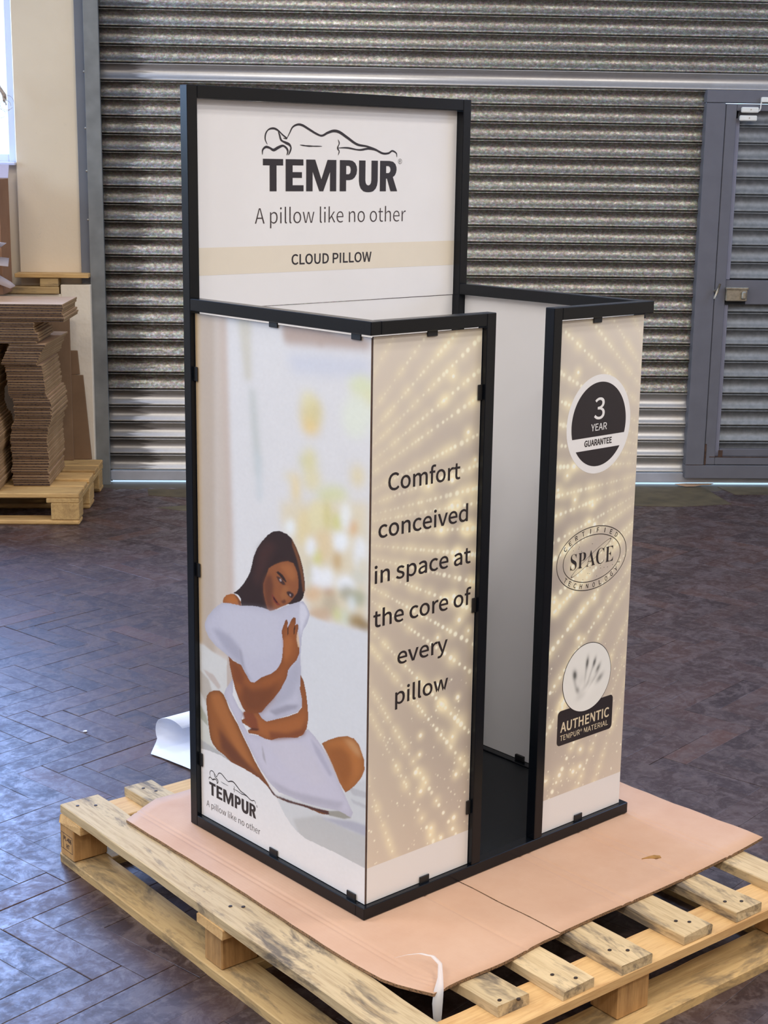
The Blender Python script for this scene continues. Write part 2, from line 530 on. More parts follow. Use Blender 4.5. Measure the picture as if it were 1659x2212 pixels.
# ------------------------------------------------------------------ walls, ceiling, windows
def wstruct(name, boxes, mat, label, cat):
    V, F = join_geo([box_geo(*b, 0.003) for b in boxes])
    o = mesh(name, V, F, mat)
    o.location = WA; o.rotation_euler = (0, 0, WANG)
    return tag(o, label, cat, kind='structure')
H = 4.3
wstruct('wall_back', [(S0, -2.65, 0.02, 0.30, 0, H), (-2.65, -0.412, 0.02, 0.30, 0, 1.575), (-2.65, -0.412, 0.02, 0.30, 3.3, H),
                      (-0.412, -0.108, -0.015, 0.30, 0, H), (-0.108, 4.78, 0.045, 0.30, 3.18, H), (4.78, S1, 0.02, 0.30, 0, H)],
        M_CREAM, 'cream painted end wall and pillar beside the roller shutter', 'wall')
wstruct('wall_left', [(S0 - 0.25, S0, N0, 0.30, 0, 1.7), (S0 - 0.25, S0, N0, 0.30, 3.75, H), (S0 - 0.25, S0, N0, -6.8, 1.7, 3.75), (S0 - 0.25, S0, -0.5, 0.30, 1.7, 3.75)],  # assumed out-of-view window band, left as a bare opening
        M_CREAM, 'cream side wall with an assumed long window band', 'wall')
wstruct('wall_right', [(S1, S1 + 0.2, N0, 0.30, 0, H)], M_CREAM, 'cream side wall out beyond the door', 'wall')
wstruct('wall_rear', [(S0 - 0.25, S1 + 0.2, N0 - 0.2, N0, 0, H)], M_REAR, 'dull brown wall behind the viewer', 'wall')
wstruct('ceiling', [(S0 - 0.25, S1 + 0.2, N0 - 0.2, 0.30, H, H + 0.1)], M_CEIL, 'plain pale ceiling of the hall', 'ceiling')
wstruct('wall_low', [(-2.6, -0.205, -0.105, 0.02, 0, 0.955), (-0.205, -0.062, -0.105, 0.02, 0, 1.0)], M_CREAM2,
        'rough thickly painted low wall below the pillar', 'wall')

def window(name, s0, s1, z0, z1, n, nm, label, fr=0.04):
    w = thing(name, wp((s0 + s1) / 2, n, z0), WANG, label, 'window', kind='structure')
    hw, hh = (s1 - s0) / 2, z1 - z0
    box('window_frame', -hw, -hw + fr, -0.03, 0.03, 0, hh, M_WINFRAME, w, 0.004)
    box('window_frame', hw - fr, hw, -0.03, 0.03, 0, hh, M_WINFRAME, w, 0.004)
    box('window_frame', -hw + fr, hw - fr, -0.03, 0.03, 0, fr, M_WINFRAME, w, 0.004)
    box('window_frame', -hw + fr, hw - fr, -0.03, 0.03, hh - fr, hh, M_WINFRAME, w, 0.004)
    iw = 2 * hw - 2 * fr
    for k in range(1, nm):
        x = -hw + fr + iw * k / nm
        box('mullion', x - 0.018, x + 0.018, -0.025, 0.025, fr, hh - fr, M_WINFRAME, w, 0.003)
    for k in range(nm):
        xa, xb = -hw + fr + iw * k / nm, -hw + fr + iw * (k + 1) / nm
        mesh('pane', [(xa, 0, fr), (xb, 0, fr), (xb, 0, hh - fr), (xa, 0, hh - fr)], [(0, 1, 2, 3)], M_GLASS, w)
    return w
window('window_1', -2.65, -0.412, 1.575, 3.3, 0.06, 3, 'white framed window left of the cream pillar', 0.042)
sill = wbox('trim_1', -2.65, -0.412, -0.05, 0.03, 1.562, 1.578, M_WINFRAME, 0.003)
tag(sill, 'white sill board under the window beside the pillar', 'sill', kind='structure')
col = wbox('trim_2', -0.112, -0.058, -0.035, 0.05, 0, 3.18, M_STEEL, 0.002)
tag(col, 'smooth grey steel column between the cream pillar and shutter guide', 'column', kind='structure')

# ------------------------------------------------------------------ roller shutter with a wicket door
sh = thing('door_1', wp(0, 0, 0), WANG, 'large galvanised steel roller shutter filling the end wall', 'roller shutter', kind='structure')
PITCH, ZB = 0.0826, 0.066
PROF = [(0.010, -0.0015), (0.001, 0.0000), (-0.006, 0.0016), (-0.0085, 0.0055), (-0.006, 0.0105), (0.0005, 0.018), (0.0065, 0.027), (0.010, 0.037), (0.0115, 0.047),
        (0.0095, 0.056), (0.005, 0.0635), (-0.001, 0.0695), (-0.0075, 0.0735), (-0.0110, 0.0760), (-0.0098, 0.0788), (-0.004, 0.0798), (0.008, 0.0800), (0.013, 0.0850)]
def slat_mesh(s0, s1, mat, depth=1.0):
    V, F = [], []
    seg = max(1, int((s1 - s0) / 0.5))
    for i in range(seg + 1):
        s = s0 + (s1 - s0) * i / seg
        for (n, z) in PROF: V.append((s, n * depth, z))
    q = len(PROF)
    for i in range(seg):
        for k in range(q - 1):
            F.append((i * q + k, (i + 1) * q + k, (i + 1) * q + k + 1, i * q + k + 1))
    me = bpy.data.meshes.new('slat'); me.from_pydata(V, [], F); me.materials.append(mat)
    me.polygons.foreach_set('use_smooth', [True] * len(F)); me.update()
    return me
SL = {(w, sm): slat_mesh(a, b, M_GALVS if sm else M_GALV) for sm in (0, 1) for w, (a, b) in {'full': (0.0, 4.72), 'left': (0.0, 2.935), 'right': (3.90, 4.72)}.items()}
for i in range(38):
    sm = 1 if (i <= 4 or i == 23) else 0
    for w in (('left', 'right') if i <= 22 else ('full',)):
        o = link('slat', SL[(w, sm)], sh)
        o.location = (0, 0, ZB + i * PITCH)
bb = box('bottom_bar', 0.0, 4.72, -0.012, 0.012, 0.014, 0.064, plain('pale_bottom_bar', lin(178, 178, 182), 0.5, 0.2, 0.15, 7), sh, 0.003)
def chan(s0, s1):
    V, F = join_geo([box_geo(s0, s1, -0.062, -0.058, 0, 3.18, 0.001), box_geo(s0, s0 + 0.004, -0.058, 0.04, 0, 3.18, 0.001), box_geo(s0, s1, 0.036, 0.040, 0, 3.18, 0.001),
                     box_geo(s1 - 0.004, s1, -0.058, -0.034, 0, 3.18, 0.001)])
    return mesh('guide_rail', V, F, M_GUIDE, sh)
chan(-0.066, 0.004); chan(4.71, 4.78)
for z in (0.98, 1.31, 1.54, 1.74, 2.0):
    V, F = tube_geo([(-0.072, -0.052, z), (-0.062, -0.056, z)], 0.006, 8)
    mesh('bolt', V, F, M_ZINC, sh)

dr = thing('door_2', wp(2.925, -0.02, 0.045), WANG, 'grey framed wicket door set into the roller shutter', 'door', kind='structure')
DW = 1.0
def dbox(name, x0, x1, y0, y1, z0, z1, mat=M_DOORGREY, b=0.0025, par=dr):
    return box(name, x0, x1, y0, y1, z0, z1, mat, par, b)
zt = 1.9645 - 0.045
dbox('door_frame', 0, 0.094, -0.036, 0.03, 0.07, zt - 0.06)
dbox('door_frame', DW - 0.094, DW, -0.036, 0.03, 0.07, zt - 0.06)
dbox('door_frame', 0, DW, -0.036, 0.03, zt - 0.058, zt)
dbox('door_frame', 0, DW, -0.036, 0.03, 0, 0.0685)
leaf = [(0.097, 0.150, 0.072, zt - 0.062), (DW - 0.150, DW - 0.097, 0.072, zt - 0.062)]
for (a, b_, c, d) in leaf: dbox('leaf_stile', a, b_, -0.034, 0.02, c, d)
dbox('leaf_rail', 0.1505, DW - 0.1505, -0.034, 0.02, 0.072, 0.112)
dbox('leaf_rail', 0.1505, DW - 0.1505, -0.034, 0.02, zt - 0.095, zt - 0.062)
dbox('leaf_rail', 0.1505, DW - 0.1505, -0.022, 0.02, 0.888, 1.008)
for (c, d) in ((0.1125, 0.887), (1.009, zt - 0.130)):
    dbox('reveal_strip', 0.1505, 0.174, -0.014, 0.02, c, d, M_DOORREV)
    dbox('reveal_strip', DW - 0.174, DW - 0.1505, -0.014, 0.02, c, d, M_DOORREV)
dbox('kick_rail', 0.176, DW - 0.176, -0.012, 0.02, 0.1125, 0.150)
dsl = slat_mesh(0.170, DW - 0.170, M_GALVD, 0.85)
for i in range(-1, 24):
    z = ZB + i * PITCH - 0.045
    if z < 0.10 or z > zt - 0.15 or (0.86 < z < 0.99): continue
    o = link('slat', dsl, dr); o.location = (0, 0.008, z)
dbox('dark_backing', 0.1, DW - 0.1, 0.022, 0.028, 0.075, zt - 0.065, M_DARK, 0.001)
# latch, lever, alarm contacts
V, F = join_geo([box_geo(0.150, 0.258, -0.050, -0.022, 0.905, 0.968, 0.004), box_geo(0.146, 0.262, -0.056, -0.022, 0.962, 0.975, 0.003), box_geo(0.226, 0.250, -0.066, -0.050, 0.915, 0.955, 0.006)])
lt = mesh('latch', V, F, M_ZINC, dr)
dbox('latch_plate', 0.152, 0.256, -0.026, -0.022, 0.888, 0.905, M_DARK, 0.001)
V, F = join_geo([tube_geo([(0.096, -0.036, 0.955), (0.096, -0.066, 0.955)], 0.007, 8), tube_geo([(0.086, -0.066, 0.918), (0.100, -0.068, 0.955), (0.112, -0.066, 0.992)], [0.006, 0.007, 0.006], 8)])
mesh('lever_handle', V, F, M_ZINC, dr, True)
for (x, z) in ((0.168, 1.824), (0.162, 1.785)):
    sb = dbox('alarm_contact', x, x + 0.084, -0.056, -0.036, z - 0.008, z + 0.018, M_WPLASTIC, 0.004)
    V, F = tube_geo([(x + 0.045, -0.056, z + 0.006), (x + 0.045, -0.0575, z + 0.006)], 0.003, 8)
    mesh('screw', V, F, M_ZINC, sb)
dbox('cable_trunking', 0.262, 0.60, -0.056, -0.036, 1.865, 1.890, M_WPLASTIC, 0.003)
V, F = tube_geo([(0.268, -0.045, 1.872), (0.262, -0.047, 1.86), (0.262, -0.047, 1.84), (0.258, -0.045, 1.826), (0.250, -0.045, 1.824)], 0.0035, 6)
mesh('alarm_cable', V, F, M_WPLASTIC, dr, True)
for (x0, x1, z0, z1) in ((0.165, 0.188, 0.113, 0.147), (0.095, 0.104, 0.07, 0.18), (0.12, 0.6, 0.1105, 0.1145), (0.0, 0.09, 0.0690, 0.0710)):
    dbox('rust_streak', x0, x1, -0.0355, -0.0335, z0, z1, M_RUST, 0.0005)

# torn scrap of card under the shutter
pts = [(2.885, -0.018), (2.94, -0.006), (3.09, -0.004), (3.06, -0.036), (3.02, -0.040), (2.98, -0.066), (2.93, -0.072), (2.90, -0.050)]
cs, cn = 2.98, -0.03
o = flat_patch('card_scrap', [(a - cs, b - cn) for a, b in pts], 0.004, M_KTOP, None)
o.location = wp(cs, cn, 0.0045); o.rotation_euler = (0.02, 0, WANG)
tag(o, 'torn scrap of brown card lying under the roller shutter', 'card scrap')

# ------------------------------------------------------------------ far pallet with flattened cartons
fp = thing('wooden_pallet', wp(-0.62, -0.535, 0), WANG, 'yellowish wooden pallet carrying the stacked flat cartons by the wall', 'pallet', 'wooden pallets')
PX, PY = 0.60, 0.40
for k, (y, w) in enumerate(((-0.40, 0.145), (-0.235, 0.10), (-0.0725, 0.145), (0.135, 0.10), (0.255, 0.145))):
    box('deck_board', -PX, PX, y, y + w, 0.122, 0.144, M_FARX, fp, 0.004)
for x in (-PX, -0.0725, PX - 0.145):
    box('stringer_board', x, x + 0.145, -PY, PY, 0.100, 0.1215, M_FARY, fp, 0.003)
    for y in (-0.40, -0.0725, 0.255):
        box('block', x + (0.02 if x > 0 else 0), x + 0.145, y, y + 0.145 if abs(y) < .1 else y + 0.12, 0.0225, 0.0995, M_FARY, fp, 0.003)
for (y, w) in ((-0.40, 0.10), (-0.0725, 0.145), (0.30, 0.10)):
    box('bottom_board', -PX, PX, y, y + w, 0, 0.022, M_FARX, fp, 0.006)

def sheet_mesh(w, d, t):
    V, F = box_geo(-w / 2, w / 2, -d / 2, d / 2, 0, t, 0.0012)
    me = bpy.data.meshes.new('flat_carton'); me.from_pydata(V, [], F)
    for m in (M_KTOP, M_KFRONT, M_KSIDE): me.materials.append(m)
    me.update()
    for p in me.polygons:
        n = p.normal
        p.material_index = 0 if abs(n.z) > 0.8 else (1 if abs(n.y) > 0.8 else 2)
    return me
T = 0.0118
def ordinal(k):
    return '%d%s' % (k, 'th' if 10 < k % 100 < 14 else {1: 'st', 2: 'nd', 3: 'rd'}.get(k % 10, 'th'))
def stack(s0, s1, n0, n1, z0, count, off, label, group, t=T, jit=0.004, ang=0.0):
    ms = [sheet_mesh(s1 - s0, n1 - n0, t * f) for f in (0.80, 0.9)]
    for k in range(count):
        dx, dy = off(k / max(1, count - 1))
        o = link('flat_carton', random.choice(ms))
        o.location = wp((s0 + s1) / 2 + dx + random.uniform(-jit, jit), (n0 + n1) / 2 + dy + random.uniform(-jit, jit), z0 + k * t)
        o.rotation_euler = (0, 0, WANG + ang + random.uniform(-.01, .01))
        tag(o, label % (ordinal(k + 1) if k else 'lowest'), 'carton', group)
    return z0 + count * t
def off1(u):
    return (0.002 + 0.024 * math.exp(-((u - 0.60) / 0.11) ** 2) + 0.014 * math.exp(-((u - 0.70) / 0.035) ** 2) - 0.006 * max(0, (u - 0.85) / 0.15), 0.015 * math.sin(5 * u))
def off2(u):
    return (0.002 + 0.014 * math.sin(7 * u) + 0.010 * math.sin(17 * u + 1), 0.012 * math.sin(8 * u))
zt1 = stack(-0.345, -0.180, -0.777, -0.33, 0.1445, 47, off1, '%s flattened brown carton counted up the wavy stack nearer the roller shutter', 'cartons in the wavy stack')
zt1 = stack(-0.342, -0.185, -0.80, -0.26, zt1, 8, lambda u: (-0.012 + 0.034 * u, 0.0), '%s of the wider flattened cartons capping the wavy stack, counted upwards', 'cartons capping the wavy stack', ang=-0.03)
zt2 = stack(-0.82, -0.390, -0.905, -0.52, 0.1445, 53, off2, '%s flattened brown carton counted up the stack cut by the left picture edge', 'cartons in the left stack')
zt = max(zt1, zt2)
zt = stack(-0.78, -0.205, -0.80, -0.42, zt + 0.0005, 8, lambda u: (0.012 * math.sin(6 * u), 0), '%s flattened carton counted up the middle bundle lying on both stacks', 'cartons in the middle bundle')
zt = stack(-0.80, -0.085, -0.80, -0.40, zt + 0.0005, 7, lambda u: (0.004 * math.sin(9 * u), 0), '%s flattened carton counted up the topmost bundle overhanging the stacks', 'cartons in the topmost bundle', t=0.0115)

a = wbox('cardboard_sheet', -0.55, -0.158, -0.165, -0.150, 0.1445, 0.862, M_KSHEET, 0.002)
tag(a, 'tall plain brown board standing upright behind the wavy stack', 'cardboard')
V, F = box_geo(-0.17, 0.165, -0.006, 0.006, 0, 0.42, 0.002)
V2, F2 = box_geo(-0.17, 0.150, -0.006, 0.006, 0.423, 0.54, 0.002)
vv, ff = join_geo([(V, F), (V2, F2), box_geo(-0.17, 0.10, -0.005, 0.005, 0.4195, 0.4235, 0.001)])
vv = [((x - 0.040 * max(0, z) / 0.54) if x > 0.1 else x, y, z) for x, y, z in vv]
b = mesh('cardboard_sheet', vv, ff, M_KSHEET)
b.location = wp(-0.238, -0.132, 0.1445); b.rotation_euler = (0, 0, WANG)
tag(b, 'shorter slotted brown board leaning on the rough low wall', 'cardboard')

# ------------------------------------------------------------------ timber and box above the low wall
pl = wbox('timber_plank', -0.42, -0.066, -0.125, -0.018, 1.034, 1.054, M_FARX, 0.002)
tag(pl, 'thin timber plank laid on an offcut against the cream pillar', 'plank')
ob = wbox('timber_offcut', -0.302, -0.214, -0.115, -0.02, 0.9905, 1.0335, M_BOTX, 0.003)
tag(ob, 'short timber offcut propping up the thin plank', 'wood offcut')
bmn = wbox('timber_beam', -1.2, -0.212, -0.118, -0.0165, 0.9555, 0.990, M_BOTX, 0.003)
tag(bmn, 'pale timber beam lying along the top of the low wall', 'beam')
M_BOX = cardboard('brown_box', lin(150, 112, 84), lin(136, 98, 72), 0.82, False)
M_BOXIN = cardboard('box_white_print', lin(198, 190, 204), lin(186, 176, 190), 0.7, False)
cb = thing('cardboard_box', wp(-0.70, -0.21, zt + 0.001), WANG, 'tall open brown cardboard box with a pale printed flap below the window', 'box')
hz = 1.50 - zt
for nm, (x0, x1, y0, y1) in (('box_wall', (-0.27, 0.27, -0.150, -0.146)), ('box_wall', (-0.27, 0.27, 0.072, 0.076)), ('box_wall', (-0.27, -0.266, -0.146, 0.072)), ('box_wall', (0.266, 0.27, -0.146, 0.072))):
    box(nm, x0, x1, y0, y1, 0.005, hz, M_BOX, cb, 0.001)
box('box_bottom', -0.27, 0.27, -0.150, 0.076, 0, 0.0049, M_BOX, cb, 0.001)
def flap(pts, mat, t=0.004):
    V = [Vector(p) for p in pts]; n = (V[1] - V[0]).cross(V[2] - V[0]).normalized() * t
    VV = V + [v + n for v in V]; k = len(V)
    F = [list(range(k)), list(range(2 * k - 1, k - 1, -1))] + [[i, k + i, k + (i + 1) % k, (i + 1) % k][::-1] for i in range(k)]
    return mesh('box_flap', VV, F, mat, cb)
flap([(-0.27, 0.078, hz + .001), (0.27, 0.078, hz + .001), (0.272, 0.10, hz + 0.062), (-0.27, 0.10, hz + 0.062)], M_BOXIN)
flap([(-0.27, -0.151, hz + .001), (0.262, -0.151, hz + .001), (0.205, -0.175, hz - 0.11), (-0.25, -0.175, hz - 0.11)][::-1], M_BOX)
M_PAPER = plain('white_paper', lin(226, 226, 238), 0.6, 0, 0.015, 20)
M_PAPER2 = plain('grey_card_strip', lin(182, 166, 160), 0.7, 0, 0.04, 20)

def curved_sheet(name, path, across, mat, t=0.0012, nseg=16):
    """a thin sheet swept along a 3-D path with a constant cross vector"""
    P = [Vector(p) for p in path]
    C = across if isinstance(across, list) else [Vector(across)] * len(P)
    V, F = [], []
    for i, p in enumerate(P):
        tdir = (P[min(i + 1, len(P) - 1)] - P[max(0, i - 1)]).normalized()
        nn = tdir.cross(Vector(C[i])).normalized() * t
        V += [p, p + Vector(C[i]), p + Vector(C[i]) + nn, p + nn]
    for i in range(len(P) - 1):
        for k in range(4):
            j = (k + 1) % 4
            F.append((4 * i + k, 4 * (i + 1) + k, 4 * (i + 1) + j, 4 * i + j))
    F.append((0, 1, 2, 3)); F.append(tuple(range(4 * len(P) - 1, 4 * len(P) - 5, -1)))
    return mesh(name, V, F, mat, None, True)
ps = curved_sheet('paper_sheet', [(-0.30, 0, 0.0), (-0.15, 0, 0.012), (0.0, 0, 0.008), (0.10, 0.02, -0.004)], (0.06, -0.15, 0.03), M_PAPER)
ps.location = wp(-0.525, -0.44, 1.195); ps.rotation_euler = (0, 0, WANG)
tag(ps, 'white paper sheet sticking out in front of the brown box', 'paper')
ps2 = curved_sheet('paper_sheet', [(-0.32, 0, -0.005), (-0.15, 0, 0.0), (0.0, 0, -0.004), (0.14, 0.02, -0.02)], (0.02, -0.13, -0.03), M_PAPER2)
ps2.location = wp(-0.525, -0.44, 1.165); ps2.rotation_euler = (0, 0, WANG)
tag(ps2, 'greyish card sheet just under the white paper sheet', 'paper')
ps3 = curved_sheet('card_strip', [(-0.36, 0, 0.16), (-0.2, 0, 0.10), (-0.05, 0, 0.035), (0.03, 0.0, -0.012), (0.05, 0, -0.03)], [Vector((0.0, -0.03, -0.045))] * 3 + [Vector((0, -0.02, -0.03)), Vector((0, -0.002, -0.003))], M_PAPER2)
ps3.location = wp(-0.42, -0.375, 1.045); ps3.rotation_euler = (0, 0, WANG)
tag(ps3, 'narrow pale strip slanting down across the brown box', 'strip')
# frayed rope hanging before the window
M_ROPE = plain('frayed_rope', lin(176, 158, 140), 0.9, 0, 0.3, 120)
rp = thing('rope_bundle', wp(-0.432, -0.12, 1.80), WANG, 'frayed rope bundle with loose loops hanging before the window', 'rope')
for k in range(9):
    a0 = random.uniform(-.012, .012)
    V, F = tube_geo([(-0.16, a0, 0.20), (-0.08, a0, 0.172 + random.uniform(-.006, .006)), (-0.03 + random.uniform(-.004, .004), a0 * 1.2, 0.13), (-0.002 + random.uniform(-.008, .008), a0, 0.085), (0.002 + random.uniform(-.01, .008), a0, 0.045 + random.uniform(-.012, .012))], [0.006, 0.006, 0.006, 0.005, 0.002], 6)
    mesh('rope_strand', V, F, M_ROPE, rp, True)
for (cx, cz, r) in ((0.0, 0.035, 0.026), (0.006, 0.05, 0.034), (-0.022, 0.0, 0.02)):
    V, F = tube_geo([(cx + r * math.cos(t_), 0.004, cz + r * math.sin(t_)) for t_ in np.linspace(0, 5.6, 18)], 0.0011, 5)
    mesh('loose_loop', V, F, M_ROPE, rp, True)

# ------------------------------------------------------------------ white paper roll on the floor behind the pallet
pr = thing('paper_roll', (0.60, 1.25, 0.001), 0, 'curled sheet of white paper lying on the floor behind the pallet', 'paper')
M_ROLL = plain('white_roll_paper', lin(226, 232, 246), 0.55, 0, 0.01, 20)
path = []
for y_ in np.linspace(1.10, 1.295, 9):
    path.append((y_, 0.003 + 0.010 * max(0, (1.2 - y_) / 0.1) * 0.3, 0.372 - 0.020 * ((y_ - 1.10) / 0.195) ** 2 - 0.004))
for t_ in np.linspace(0.15, 4.3, 22):
    r = 0.047 - 0.0022 * t_
    path.append((1.300 + r * math.sin(t_), 0.003 + 0.047 - r * math.cos(t_), 0.352 + 0.044 * min(1, t_ / 0.9) + (0.022 * max(0, t_ - 2.6))))
V, F = [], []
for (y_, z_, xs_) in path:
    for k in range(8): V.append((xs_ + (1.0 - xs_) * k / 7 - 0.60, y_ - 1.25, z_))
for i in range(len(path) - 1):
    for k in range(7):
        F.append((i * 8 + k, (i + 1) * 8 + k, (i + 1) * 8 + k + 1, i * 8 + k + 1))
o = mesh('curled_sheet', V, F, M_ROLL, pr, True)
md = o.modifiers.new('thickness', 'SOLIDIFY'); md.thickness = 0.0008
# specks of litter
for (u, v, lab) in ((0.30, 1.56, 'tiny white scrap on the floor left of the stand'), (2.22, 1.36, 'tiny white speck on the floor beyond the badge panel')):
    pts = [(0.006 * math.cos(a) * (1 + .4 * math.sin(3 * a)), 0.005 * math.sin(a)) for a in np.linspace(0, 6.28, 8)[:-1]]
    o = flat_patch('paper_scrap', pts, 0.003, M_PAPER, None); o.location = (u, v, 0.001)
    tag(o, lab, 'scrap')

# ------------------------------------------------------------------ near pallet
TH = -0.05
np_ = thing('wooden_pallet', (-0.163, 0.879, 0), TH, 'weathered wooden pallet under the cardboard and the display stand', 'pallet', 'wooden pallets')
def plank(name, L, w, t, mat, parent, axis=1, jit=0.0012, seg=14, skew=0.0):
    """rough sawn board: length L along local axis, origin at its corner, top at 0; runs towards -axis for axis 1"""
    V, F = [], []
    prof = [(0.002, 0), (w - 0.002, 0), (w, -0.002), (w, -t), (0, -t), (0, -0.002)]
    q = len(prof)
    for i in range(seg + 1):
        l = L * i / seg
        jw, jz = random.gauss(0, jit), -abs(random.gauss(0, jit * 0.5))
        for (a, z) in prof:
            aa = a + (jw if a > w / 2 else random.gauss(0, jit * 0.4)) + skew * l / L
            el = l + (random.gauss(0, 0.0015) if i in (0, seg) else 0)
            V.append((aa, -el, z + jz) if axis == 1 else (el, aa, z + jz))
    for i in range(seg):
        for k in range(q):
            j = (k + 1) % q
            F.append((i * q + k, i * q + j, (i + 1) * q + j, (i + 1) * q + k))
    F.append(tuple(range(q))[::-1]); F.append(tuple(range(seg * q, seg * q + q)))
    if axis == 0: F = [f[::-1] for f in F]
    o = mesh(name, V, F, mat, parent)
    return o
ZD = FZ - 0.0088                    # deck top
TD, TS, TB = 0.0205, 0.0200, 0.0205
M_NAIL = plain('nail_head', (0.05, 0.035, 0.03), 0.6, 0.5, 0.2, 300)
def nails(board, pts):
    for (x, y) in pts:
        V = [(x + 0.0042 * math.cos(a), y + 0.0036 * math.sin(a), 0.0006) for a in np.linspace(0, 2 * math.pi, 9)[:-1]]
        V += [(vx, vy, -0.002) for vx, vy, _ in V]
        F = [tuple(range(8))] + [(i, 8 + i, 8 + (i + 1) % 8, (i + 1) % 8) for i in range(8)]
        mesh('nail', V, F, M_NAIL, board)
decks = [(0.0, 0.099, 0.0, 1.285, 0.0), (0.165, 0.076, -0.002, 1.247, 0.050), (0.345, 0.080, 0.012, 1.265, 0.0), (0.495, 0.082, 0.0, 1.282, 0.0),
         (0.675, 0.082, 0.0, 1.277, 0.0), (0.831, 0.076, 0.0, 1.279, 0.0), (0.992, 0.078, 0.0, 1.283, 0.0)]
for k, (u, w, v0, L, sk) in enumerate(decks):
    o = plank('deck_board', L, w, TD, M_DECK, np_, 1, 0.0014, 16, sk)
    o.location = (u, -v0, ZD)
    pts = []
    for vv in (0.035, 0.645, 1.235):
        if k in (0,) or vv > 1 or (k == 1 and vv < .1):
            pts += [(w * 0.35 + sk * vv / L + random.uniform(-.01, .01), -(vv - v0) + random.uniform(-.01, .01)), (w * 0.62 + sk * vv / L, -(vv - v0) - 0.02 + random.uniform(-.01, .01))]
    nails(o, pts)
for v in (0.098, 0.690, 1.283):
    o = plank('stringer_board', 1.082, 0.095, TS, M_STRX, np_, 0, 0.0008, 12)
    o.location = (-0.004, -v, ZD - TD - 0.001)
zb0, zb1 = TB + 0.0005, ZD - TD - TS - 0.002
blks = {}
for i, u in enumerate((-0.003, 0.500, 0.998)):
    for j, (v, l) in enumerate(((-0.002, 0.066), (0.606, 0.064), (1.200, 0.072))):
        o = box('block', 0, 0.086, -l, 0, 0, zb1 - zb0, M_BLOCK, np_, 0.0025)
        o.location = (u + (0.010 if (i, j) == (0, 1) else 0), -v, zb0)
        blks[(i, j)] = o
for v, w in ((0.000, 0.090), (0.600, 0.085), (1.205, 0.100)):
    o = plank('bottom_board', 0.92, w, TB, M_BOTX, np_, 0, 0.001, 10)
    o.location = (0.081, -v - w, TB)
for u in (-0.004, 1.002):
    o = plank('bottom_board', 1.300, 0.083, TB, M_BOTY, np_, 1, 0.0016, 14)
    o.location = (u, 0.002, TB)

# ------------------------------------------------------------------ cardboard sheets on the pallet
def card(name, outline_fn, nu, nv, zfn, loc, label):
    """outline_fn(a,b) maps the unit square to (x,y); zfn(x,y) gives the warp"""
    V, F = [], []
    t = 0.0062
    for lay in (0, 1):
        for i in range(nu + 1):
            for j in range(nv + 1):
                x, y = outline_fn(i / nu, j / nv)
                V.append((x - loc[0], y - loc[1], zfn(x, y) if lay == 0 else max(zfn(x, y), -0.0008) - t))
    N = (nu + 1) * (nv + 1)
    idx = lambda i, j, l: l * N + i * (nv + 1) + j
    mi = []
    for i in range(nu):
        for j in range(nv):
            F.append((idx(i, j, 0), idx(i + 1, j, 0), idx(i + 1, j + 1, 0), idx(i, j + 1, 0))); mi.append(0)
            F.append((idx(i, j, 1), idx(i, j + 1, 1), idx(i + 1, j + 1, 1), idx(i + 1, j, 1))); mi.append(0)
    for i in range(nu):
        F.append((idx(i, 0, 0), idx(i, 0, 1), idx(i + 1, 0, 1), idx(i + 1, 0, 0))); mi.append(1)
        F.append((idx(i, nv, 0), idx(i + 1, nv, 0), idx(i + 1, nv, 1), idx(i, nv, 1))); mi.append(1)
    for j in range(nv):
        F.append((idx(0, j, 0), idx(0, j + 1, 0), idx(0, j + 1, 1), idx(0, j, 1))); mi.append(1)
        F.append((idx(nu, j, 0), idx(nu, j, 1), idx(nu, j + 1, 1), idx(nu, j + 1, 0))); mi.append(1)
    o = mesh(name, V, F, [M_CARD, M_CARDEDGE], None, False, mi)
    for p in o.data.polygons: p.use_smooth = (p.material_index == 0)
    o.location = (loc[0], loc[1], FZ)
    tag(o, label, 'cardboard', 'cardboard sheets under the stand')
    return o
def groove(x, c, w=0.0040, d=0.0020): return -d * math.exp(-((x - c) / w) ** 2)
lx = [(-0.281, -0.078), (-0.195, -0.115), (-0.085, -0.119), (0.06, -0.115), (0.13, -0.112), (0.29, -0.106), (0.67, -0.103), (0.75, -0.10)]
def left_edge(y):
    ys = [a for a, _ in lx]; xs = [b for _, b in lx]
    return float(np.interp(y, ys, xs))
def o_left(a, b):
    y = -0.281 + 0.003 * math.sin(9 * a) + b * (0.945 + 0.055 * min(1, a * 3.2) + 0.281 - 0.25)
    x0 = left_edge(y) + 0.0006 * math.sin(60 * y); x1 = 0.2595 - 0.0012 * math.sin(40 * y) - 0.003 * b
    return x0 + (x1 - x0) * a, y
def z_left(x, y):
    z = -0.0008
    for c in (-0.062, -0.050, 0.165): z += groove(x, c + 0.012 * (y > 9))
    return z
card('cardboard_sheet', o_left, 150, 30, z_left, (0.08, 0.2), 'brown cardboard sheet under the photo side of the stand, with a taped front corner')
def o_right(a, b):
    y = -0.279 - 0.008 * a + 0.003 * math.sin(7 * a + 1) + b * 0.98
    x1 = 0.916 + 0.014 * b + 0.0015 * math.sin(50 * y); x0 = 0.2622 - 0.0012 * math.sin(40 * y) - 0.003 * b
    return x0 + (x1 - x0) * a, y
def z_right(x, y):
    z = -0.0008
    for c in (0.443, 0.47, 0.63, 0.660, 0.785, 0.80): z += groove(x, c)
    if x > 0.80 and y < 0.0: z += 0.006 * ((x - 0.80) / 0.115) ** 2 * min(1, -y / 0.25)
    return z
CARD_R = card('cardboard_sheet', o_right, 240, 24, z_right, (0.58, 0.2), 'brown cardboard sheet under the badge side of the stand, reaching past the pallet edge').name

